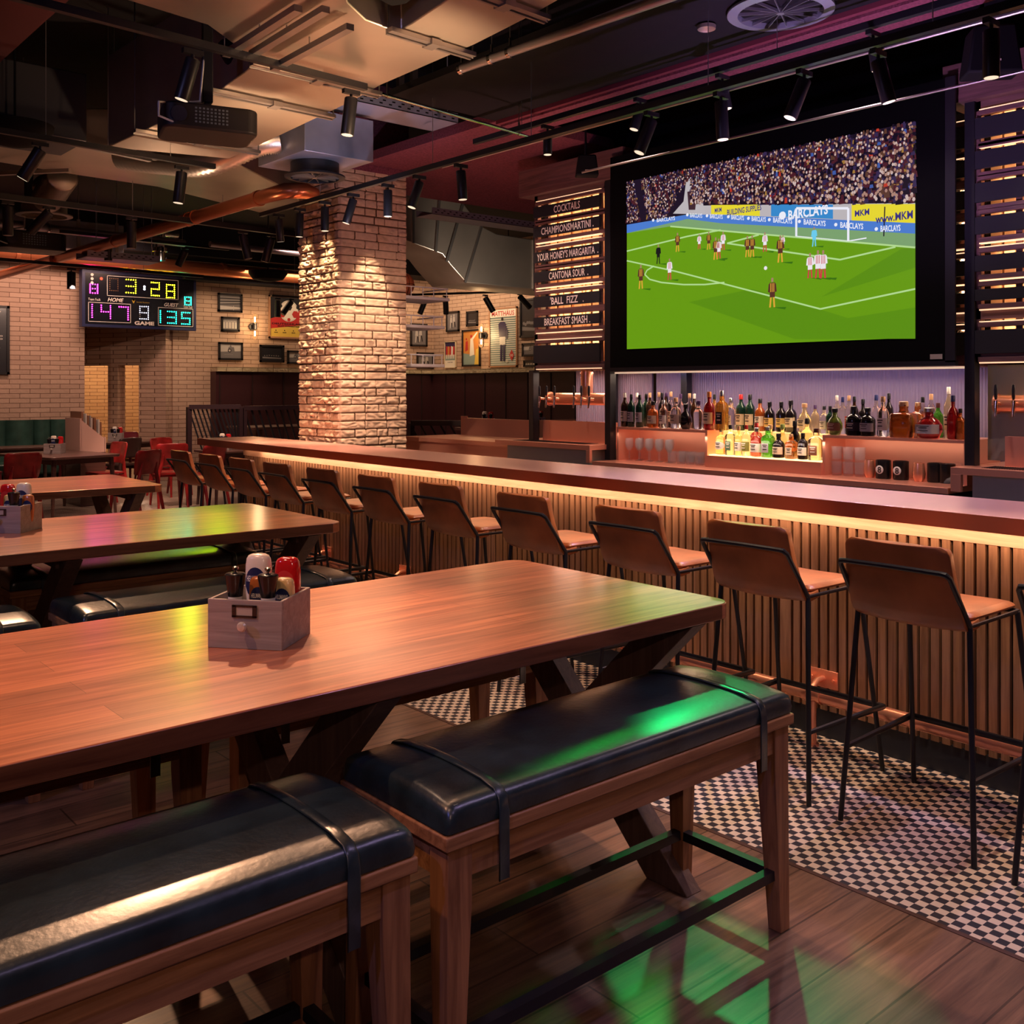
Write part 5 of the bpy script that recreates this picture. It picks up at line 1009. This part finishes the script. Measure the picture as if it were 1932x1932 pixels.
# ================= scoreboard =================
sb=thing('scoreboard','lit electronic scoreboard with yellow, magenta and teal digits above the recess','scoreboard',(5.35,16.72,2.57),0)
W,Hh=1.90,.92
m=MB(); m.tube([(.5,.07,Hh-.02),(.5,.07,ZC-2.57)],.01,6); m.tube([(1.4,.07,Hh-.02),(1.4,.07,ZC-2.57)],.01,6); m.box(0,W,0,.14,0,Hh); m.build('case',M('blue_black_case',(.02,.025,.08),.35),sb,bevel=.006)
m=MB(); m.box(.05,W-.05,-.004,0,.05,Hh-.05); m.build('face',M('scoreboard_face',(.006,.006,.012),.25),sb)
yel=M('led_yellow',(.3,.3,0),.5,emit=(1,.84,.004),es=48); mag=M('led_magenta',(.3,0,.2),.5,emit=(1,.010,.42),es=48); tea=M('led_teal',(0,.3,.2),.5,emit=(.003,1,.5),es=30); wht=M('led_white',(.5,.5,.5),.5,emit=(.8,.8,1),es=5); dim=M('led_unlit',(.22,.10,.04),.5); dimw=M('lamp_grey',(.45,.45,.42),.5); redl=M('led_red',(.5,0,0),.5,emit=(1,.05,.02),es=3)
SEG={'0':'abcdef','1':'bc','2':'abged','3':'abgcd','4':'fgbc','5':'afgcd','7':'abc','8':'abcdefg','9':'abcdfg'}
def digit(ch,x,z,w,h,mb,mi,md=None,n=5,r=.0088,alls=None):
    """dot matrix digit: origin lower left"""
    pts={'a':[(x+w*i/(n-1),z+h) for i in range(n)],'g':[(x+w*i/(n-1),z+h/2) for i in range(n)],'d':[(x+w*i/(n-1),z) for i in range(n)],
         'f':[(x,z+h/2+h/2*i/3) for i in range(4)],'b':[(x+w,z+h/2+h/2*i/3) for i in range(4)],'e':[(x,z+h/2*i/3) for i in range(4)],'c':[(x+w,z+h/2*i/3) for i in range(4)]}
    on=set()
    for s_ in SEG[ch]: on|={(round(a,4),round(b,4)) for a,b in pts[s_]}
    off=set()
    if md is not None:
        for s_ in pts: off|={(round(a,4),round(b,4)) for a,b in pts[s_]}
        off-=on
    for S_,mm in ((on,mi),(off,md)):
        for a,b in S_: mb.add([(a+r*math.cos(t),-.007,b+r*math.sin(t)) for t in [PI/4*i for i in range(8)]],[tuple(range(8))],mm,False)
m=MB(); h=.215
digit('3',.70,.585,.155,h,m,0); digit('2',1.115,.565,.135,h,m,0); digit('8',1.375,.545,.135,h,m,0)
digit('0',.435,.605,.13,h-.02,m,1)
for zz in (.66,.70): m.add([(1.0+.02*math.cos(t),-.007,zz+.02*math.sin(t)) for t in [PI/4*i for i in range(8)]],[tuple(range(8))],2,False)
m.build('clock_digits',[yel,dim,wht],sb,recalc=False)
m=MB(); digit('1',.0,.155,.155,.205,m,0); 
for v in range(len(m.v)): m.v[v]=(m.v[v][0],m.v[v][1],m.v[v][2])
digit('4',.30,.150,.145,.205,m,0); digit('7',.585,.140,.145,.205,m,0); digit('8',.125,.545,.115,.14,m,0,n=4,r=.009); m.build('home_digits',mag,sb,recalc=False)
m=MB(); digit('1',1.115,.12,.155,.195,m,0); digit('3',1.395,.115,.145,.195,m,0); digit('5',1.64,.11,.14,.195,m,0); digit('8',1.695,.44,.105,.13,m,0,n=4,r=.009); m.build('guest_digits',tea,sb,recalc=False)
m=MB(); digit('9',.925,.165,.14,.205,m,0,1); m.build('period_digit',[wht,dimw],sb,recalc=False)
m=MB(); tw=M('scoreboard_print',(.80,.74,.66),.5)
def fr(x0,x1,z0,z1,k=.008):
    for a in ((x0,x1,z0,z0+k),(x0,x1,z1-k,z1),(x0,x0+k,z0,z1),(x1-k,x1,z0,z1)): m.box(a[0],a[1],-.008,-.004,a[2],a[3])
fr(.39,1.58,.515,.845); fr(.095,.775,.085,.40); fr(1.23,1.84,.065,.375)
m.text('HOME',(.53,-.006,.425),(1,0,0),(0,0,1),.062,w=.26,bold=.02,shear=.3); m.text('GUEST',(1.46,-.006,.395),(1,0,0),(0,0,1),.060,w=.25,bold=.02,shear=.3); m.text('GAME',(1.0,-.006,.065),(1,0,0),(0,0,1),.058,w=.33,bold=.04)
m.text('Team Fault',(.19,-.006,.425),(1,0,0),(0,0,1),.042,w=.19); m.text('Team Fault',(1.75,-.006,.385),(1,0,0),(0,0,1),.042,w=.16)
for z in (.84,.775,.71): m.add([(.155+.025*math.cos(t),-.008,z+.025*math.sin(t)) for t in [PI/4*i for i in range(8)]],[tuple(range(8))],0,False)
m.build('printed_face_marks',tw,sb,recalc=False)
m=MB(); m.text('v',(.82,-.006,.42),(1,0,0),(0,0,1),.07,bold=.05); m.lathe([(.02,-.007),(.001,-.007)],(.82,0,.47),8,axis='y'); m.text('Sandal Rankeer',(.98,-.006,.43),(1,0,0),(0,0,1),.02,w=.22); m.build('maker_mark',M('maker_gold',(.55,.35,.03),.5),sb,recalc=False)
m=MB(); m.add([(.30+.024*math.cos(t),-.008,.785+.024*math.sin(t)) for t in [PI/4*i for i in range(8)]],[tuple(range(8))],0,False); m.build('red_lamp',redl,sb,recalc=False)
# ================= pictures and posters =================
bwd=M('photo_black',(.015,.015,.02),.3,coat=.5); bwl=M('photo_pale',(.42,.39,.38),.3,coat=.5); bwm=M('photo_grey',(.15,.14,.15),.3,coat=.5)
fcol=M('picture_frame_black',(.012,.01,.012),.35)
def frame(u0,u1,z0,z1,plane,pos,label,art,nm='framed_picture',fm=None,k=.035,bg=None):
    """plane y: hangs on the far wall, x: on the side wall"""
    t=thing(nm,label,'picture' if nm!='poster' else 'poster',group='framed pictures on the brick walls' if nm!='poster' else None)
    def bx_(mb,a0,a1,b0,b1,d0,d1,mi=0):
        if plane=='y': mb.box(a0,a1,pos-d1,pos-d0,b0,b1,mi)
        else: mb.box(pos-d1,pos-d0,min(a0,a1),max(a0,a1),b0,b1,mi)
    m=MB(); s_=1 if u1>u0 else -1; kk=k*s_
    bx_(m,u0,u1,z0,z0+k,0,.03); bx_(m,u0,u1,z1-k,z1,0,.03); bx_(m,u0,u0+kk,z0,z1,0,.03); bx_(m,u1-kk,u1,z0,z1,0,.03); m.build('frame',fm or fcol,t)
    mats=[bg or bwm,bwd,bwl]+[M('art_red',(.45,.03,.03),.4),M('art_orange',(.55,.22,.05),.4),M('art_yellow',(.65,.45,.08),.4),M('art_white',(.75,.70,.62),.4),M('art_navy',(.03,.02,.07),.4),M('art_teal',(.22,.30,.28),.4)]
    m=MB(); bx_(m,u0+kk,u1-kk,z0+k,z1-k,.002,.012,0)
    w=u1-u0-2*kk; h=z1-z0-2*k; layer=[0]
    def Pt(u,v):
        d=.0125+.0004*layer[0]; a=u0+kk+w*u; b=z0+k+h*v
        return (a,pos-d,b) if plane=='y' else (pos-d,a,b)
    def poly(pts,mi): layer[0]+=1; m.add([Pt(*p) for p in pts],[tuple(range(len(pts)))],mi,False)
    def disc(u,v,r,mi,n=14,e=1): poly([(u+r/abs(w)*h*0+r*math.cos(2*PI*i/n)*h/abs(w),v+r*e*math.sin(2*PI*i/n)) for i in range(n)],mi)
    def txt(s,u,v,hh,ww,mi): layer[0]+=1; x=Pt(u,v); m.text(s,x,(s_,0,0) if plane=='y' else (0,s_,0),(0,0,1),hh*h,mi,w=ww*abs(w),bold=.02)
    art(poly,disc,txt); m.build('print',mats,t,recalc=False); return t
R5=random.Random(11)
def art_stand(poly,disc,txt):
    for i in range(6): poly([(0,.35+.1*i),(1,.45+.08*i),(1,.49+.08*i),(0,.38+.1*i)],2 if i%2 else 1)
    poly([(0,0),(1,.10),(1,.22),(0,.28)],2); poly([(.65,.0),(.68,0),(.68,.3),(.65,.3)],2)
def art_team(poly,disc,txt):
    for i in range(9): x=.07+.1*i; poly([(x-.03,.1),(x+.04,.1),(x+.035,.7),(x-.025,.7)],2 if i%2 else 6); disc(x,.78,.06,2,8)
def art_house(poly,disc,txt):
    poly([(0,.45),(1,.52),(1,1),(0,1)],2); poly([(.35,.4),(.7,.45),(.66,.8),(.4,.8)],0); disc(.45,.55,.14,1); disc(.45,.55,.08,2); poly([(.45,.8),(.55,.8),(.5,1)],0); txt('match day crowd at gate'[:0] or '-----',.4,.25,.05,.4,2)
def art_night(poly,disc,txt):
    poly([(0,0),(1,0),(1,1),(0,1)],1); poly([(.05,.15),(.95,.12),(.95,.2),(.05,.26)],0)
    for i in range(7): disc(.15+.11*i,.32+.05*R5.random(),.05,0,6)
def art_action(poly,disc,txt):
    poly([(0,0),(1,0),(1,1),(0,1)],0)
    for x,y in ((.35,.55),(.62,.6)): poly([(x-.12,y-.1),(x+.1,y-.12),(x+.08,y+.18),(x-.08,y+.2)],2); disc(x,y+.27,.07,2,8); poly([(x-.1,y-.12),(x,y-.12),(x-.06,y-.45),(x-.13,y-.45)],2); poly([(x+.02,y-.12),(x+.1,y-.12),(x+.16,y-.42),(x+.09,y-.45)],1)
def art_huddle(poly,disc,txt):
    poly([(0,.28),(1,.28),(1,1),(0,1)],7); poly([(0,.28),(1,.28),(1,.5),(0,.5)],8)
    for i in range(5): x=.15+.17*i; poly([(x-.08,.45),(x+.08,.45),(x+.1,.8),(x-.06,.85)],(3,4,3,6,3)[i]); poly([(x-.05,.35),(x+.03,.33),(x+.06,.5),(x-.04,.5)],6)
    poly([(0,0),(1,0),(1,.28),(0,.28)],6); txt('REVIE BOYS'[:0] or 'UNITED',.5,.18,.04,.5,7)
def art_jump(poly,disc,txt):
    poly([(0,0),(1,0),(1,1),(0,1)],4); poly([(0,0),(1,0),(1,.25),(0,.35)],8); poly([(.4,.25),(.7,.3),(.62,.75),(.45,.78)],6); disc(.5,.85,.05,3,8); poly([(.55,.7),(.9,.95),(.86,.98),(.5,.78)],6); poly([(.12,.4),(.3,.45),(.28,.72),(.15,.70)],3); disc(.2,.77,.035,3,8); poly([(.7,0),(1,0),(1,.5),(.8,.45)],5)
def art_match(poly,disc,txt):
    poly([(0,0),(1,0),(1,.86),(0,.86)],8)
    for i in range(22): poly([(0,.02+.038*i),(1,.02+.038*i),(1,.032+.038*i),(0,.032+.038*i)],6)
    poly([(0,.86),(1,.86),(1,1),(0,1)],6); txt('MATTH\u00c4US',.5,.885,.085,.86,3)
    poly([(.36,.50),(.60,.50),(.62,.74),(.55,.78),(.42,.78),(.33,.74)],7); disc(.48,.825,.032,1,10,1.1); poly([(.38,.36),(.60,.36),(.60,.51),(.38,.51)],6); poly([(.40,.08),(.47,.08),(.48,.37),(.40,.37)],7); poly([(.52,.08),(.58,.08),(.59,.37),(.51,.37)],7); poly([(.62,.5),(.67,.45),(.70,.60),(.62,.72)],7)
    disc(.66,.08,.03,6,10); disc(.66,.08,.012,1,6); poly([(.84,.08),(.93,.18),(.84,.28),(.75,.18)],3); txt('10',.84,.155,.045,.10,6)
def art_ball(poly,disc,txt):
    poly([(0,0),(1,0),(1,.75),(0,.45)],3); poly([(0,.45),(1,.75),(1,1),(0,1)],1); poly([(0,0),(1,0),(1,.33),(0,.20)],5); disc(.5,.66,.27,6,24); disc(.5,.66,.255,1,24)
    disc(.5,.66,.25,6,24); disc(.5,.76,.095,1,6); disc(.32,.58,.10,3,6); disc(.68,.58,.10,3,6); disc(.28,.78,.05,1,5); disc(.74,.76,.05,1,5); disc(.5,.44,.05,3,5)
    txt('DEUTSCHLAND',.5,.31,.045,.9,1); txt('BUT TWEETER',.5,.255,.032,.6,1)
    for x in (.15,.38,.62,.85): disc(x,.16,.016,1,6); txt('88',x,.10,.02,.1,1)
YW=16.985; XWL=12.49
frame(7.755,8.219,2.944,3.277,'y',YW,'black framed photo of stadium terraces, top one left of the far wall lamp',art_stand)
frame(7.815,8.167,2.598,2.858,'y',YW,'small black framed team photo between two larger ones on the far wall',art_team)
frame(7.765,8.229,2.086,2.406,'y',YW,'black framed photo with a pale building, lowest at left on the far wall',art_house)
frame(8.561,9.052,2.061,2.381,'y',YW,'very dark framed photo below the football poster on the far wall',art_night)
frame(9.117,9.471,2.038,2.289,'y',YW,'framed photo half hidden by the left side of the pillar',art_house)
frame(8.74,9.56,2.508,3.299,'y',YW,'black, red and gold football poster with a big ball left of the pillar',art_ball,nm='poster',fm=M('thin_oak_frame',(.35,.18,.10),.5),k=.03)
frame(11.90,12.32,2.444,2.91,'y',YW,'framed action photo upper one just right of the pillar on the far wall',art_action)
frame(12.06,12.48,1.99,2.319,'y',YW,'framed action photo lower one just right of the pillar on the far wall',art_action)
frame(16.521,16.097,2.732,3.14,'x',XWL,'framed action photo upper left on the side wall beyond the bar',art_action)
frame(15.856,15.503,2.81,3.112,'x',XWL,'small dark framed team photo on the side wall',art_night)
frame(15.994,15.42,2.017,2.748,'x',XWL,'orange framed picture of leaping players left of the wall lamp',art_jump)
frame(16.574,16.202,1.997,2.535,'x',XWL,'small poster of huddled players on the side wall near the room corner',art_huddle,nm='poster',fm=M('cream_card_edge',(.6,.5,.36),.6),k=.012)
frame(15.143,14.314,1.988,3.123,'x',XWL,'tall striped poster headed with a large red name on the side wall',art_match,nm='poster',fm=M('thin_oak_frame',(.35,.18,.10),.5),k=.03)
frame(14.239,13.7,2.527,3.247,'x',XWL,'dark framed picture cut by the cocktails board on the side wall',art_night)
frame(14.179,13.7,2.176,2.422,'x',XWL,'small framed picture with pale print beside the cocktails board',art_house)
frame(14.134,13.7,1.98,2.104,'x',XWL,'lowest small framed picture beside the cocktails board',art_team)
def art_list(poly,disc,txt):
    poly([(0,0),(1,0),(1,1),(0,1)],1)
    for i,s in enumerate(['CENTENARY','','PELE I','RONALDO','MARADONA','ZIDANE E','BECKHAM','CRUYFF','RONALDINHO','DI STEFANO','PLATINI','','CHARLTON','BEST Y','MATTER','LAW C','ROMA NA','R CARLOS','','WALTER R']):
        if s: txt(s,.68,.93-.047*i,.022,.05*len(s),6)
frame(3.45,4.345,1.795,2.86,'y',YW,'tall black board of names cut off by the left edge',art_list,k=.04)
# double wall lamps
def wall_lamp(p,d,label):
    t=thing('wall_lamp',label,'wall lamp',p,d,'double glass tube wall lamps'); m=MB(); m.lathe([(.07,0),(.07,-.03),(.02,-.04)],(0,0,0),18,axis='y'); m.tube([(0,-.03,0),(0,-.10,0)],.015,10); m.tube([(0,-.10,-.055),(0,-.10,.055)],.04,14); m.build('mount',blk,t)
    for s_ in (1,-1):
        m=MB(); m.lathe([(.052,s_*.055),(.054,s_*.18),(.045,s_*.215),(.02,s_*.235),(.001,s_*.238)],(0,-.10,0),18); m.build('glass_tube',M('lamp_glass',(1,.95,.85),.05,trans=1,ior=1.15),t)
        m=MB(); m.tube([(0,-.10,s_*.08),(0,-.10,s_*.17)],.012,8); m.build('filament_bulb',filam,t)
    return t
wall_lamp((8.42,16.98,2.70),0,'double glass tube lamp on the far wall left of the football poster'); light('POINT',(8.42,16.72,2.70),7,(1,.62,.30),size=.08)
wall_lamp((12.49,15.28,2.61),-PI/2,'double glass tube lamp on the side wall left of the tall striped poster'); light('POINT',(12.22,15.28,2.61),7,(1,.62,.30),size=.08)
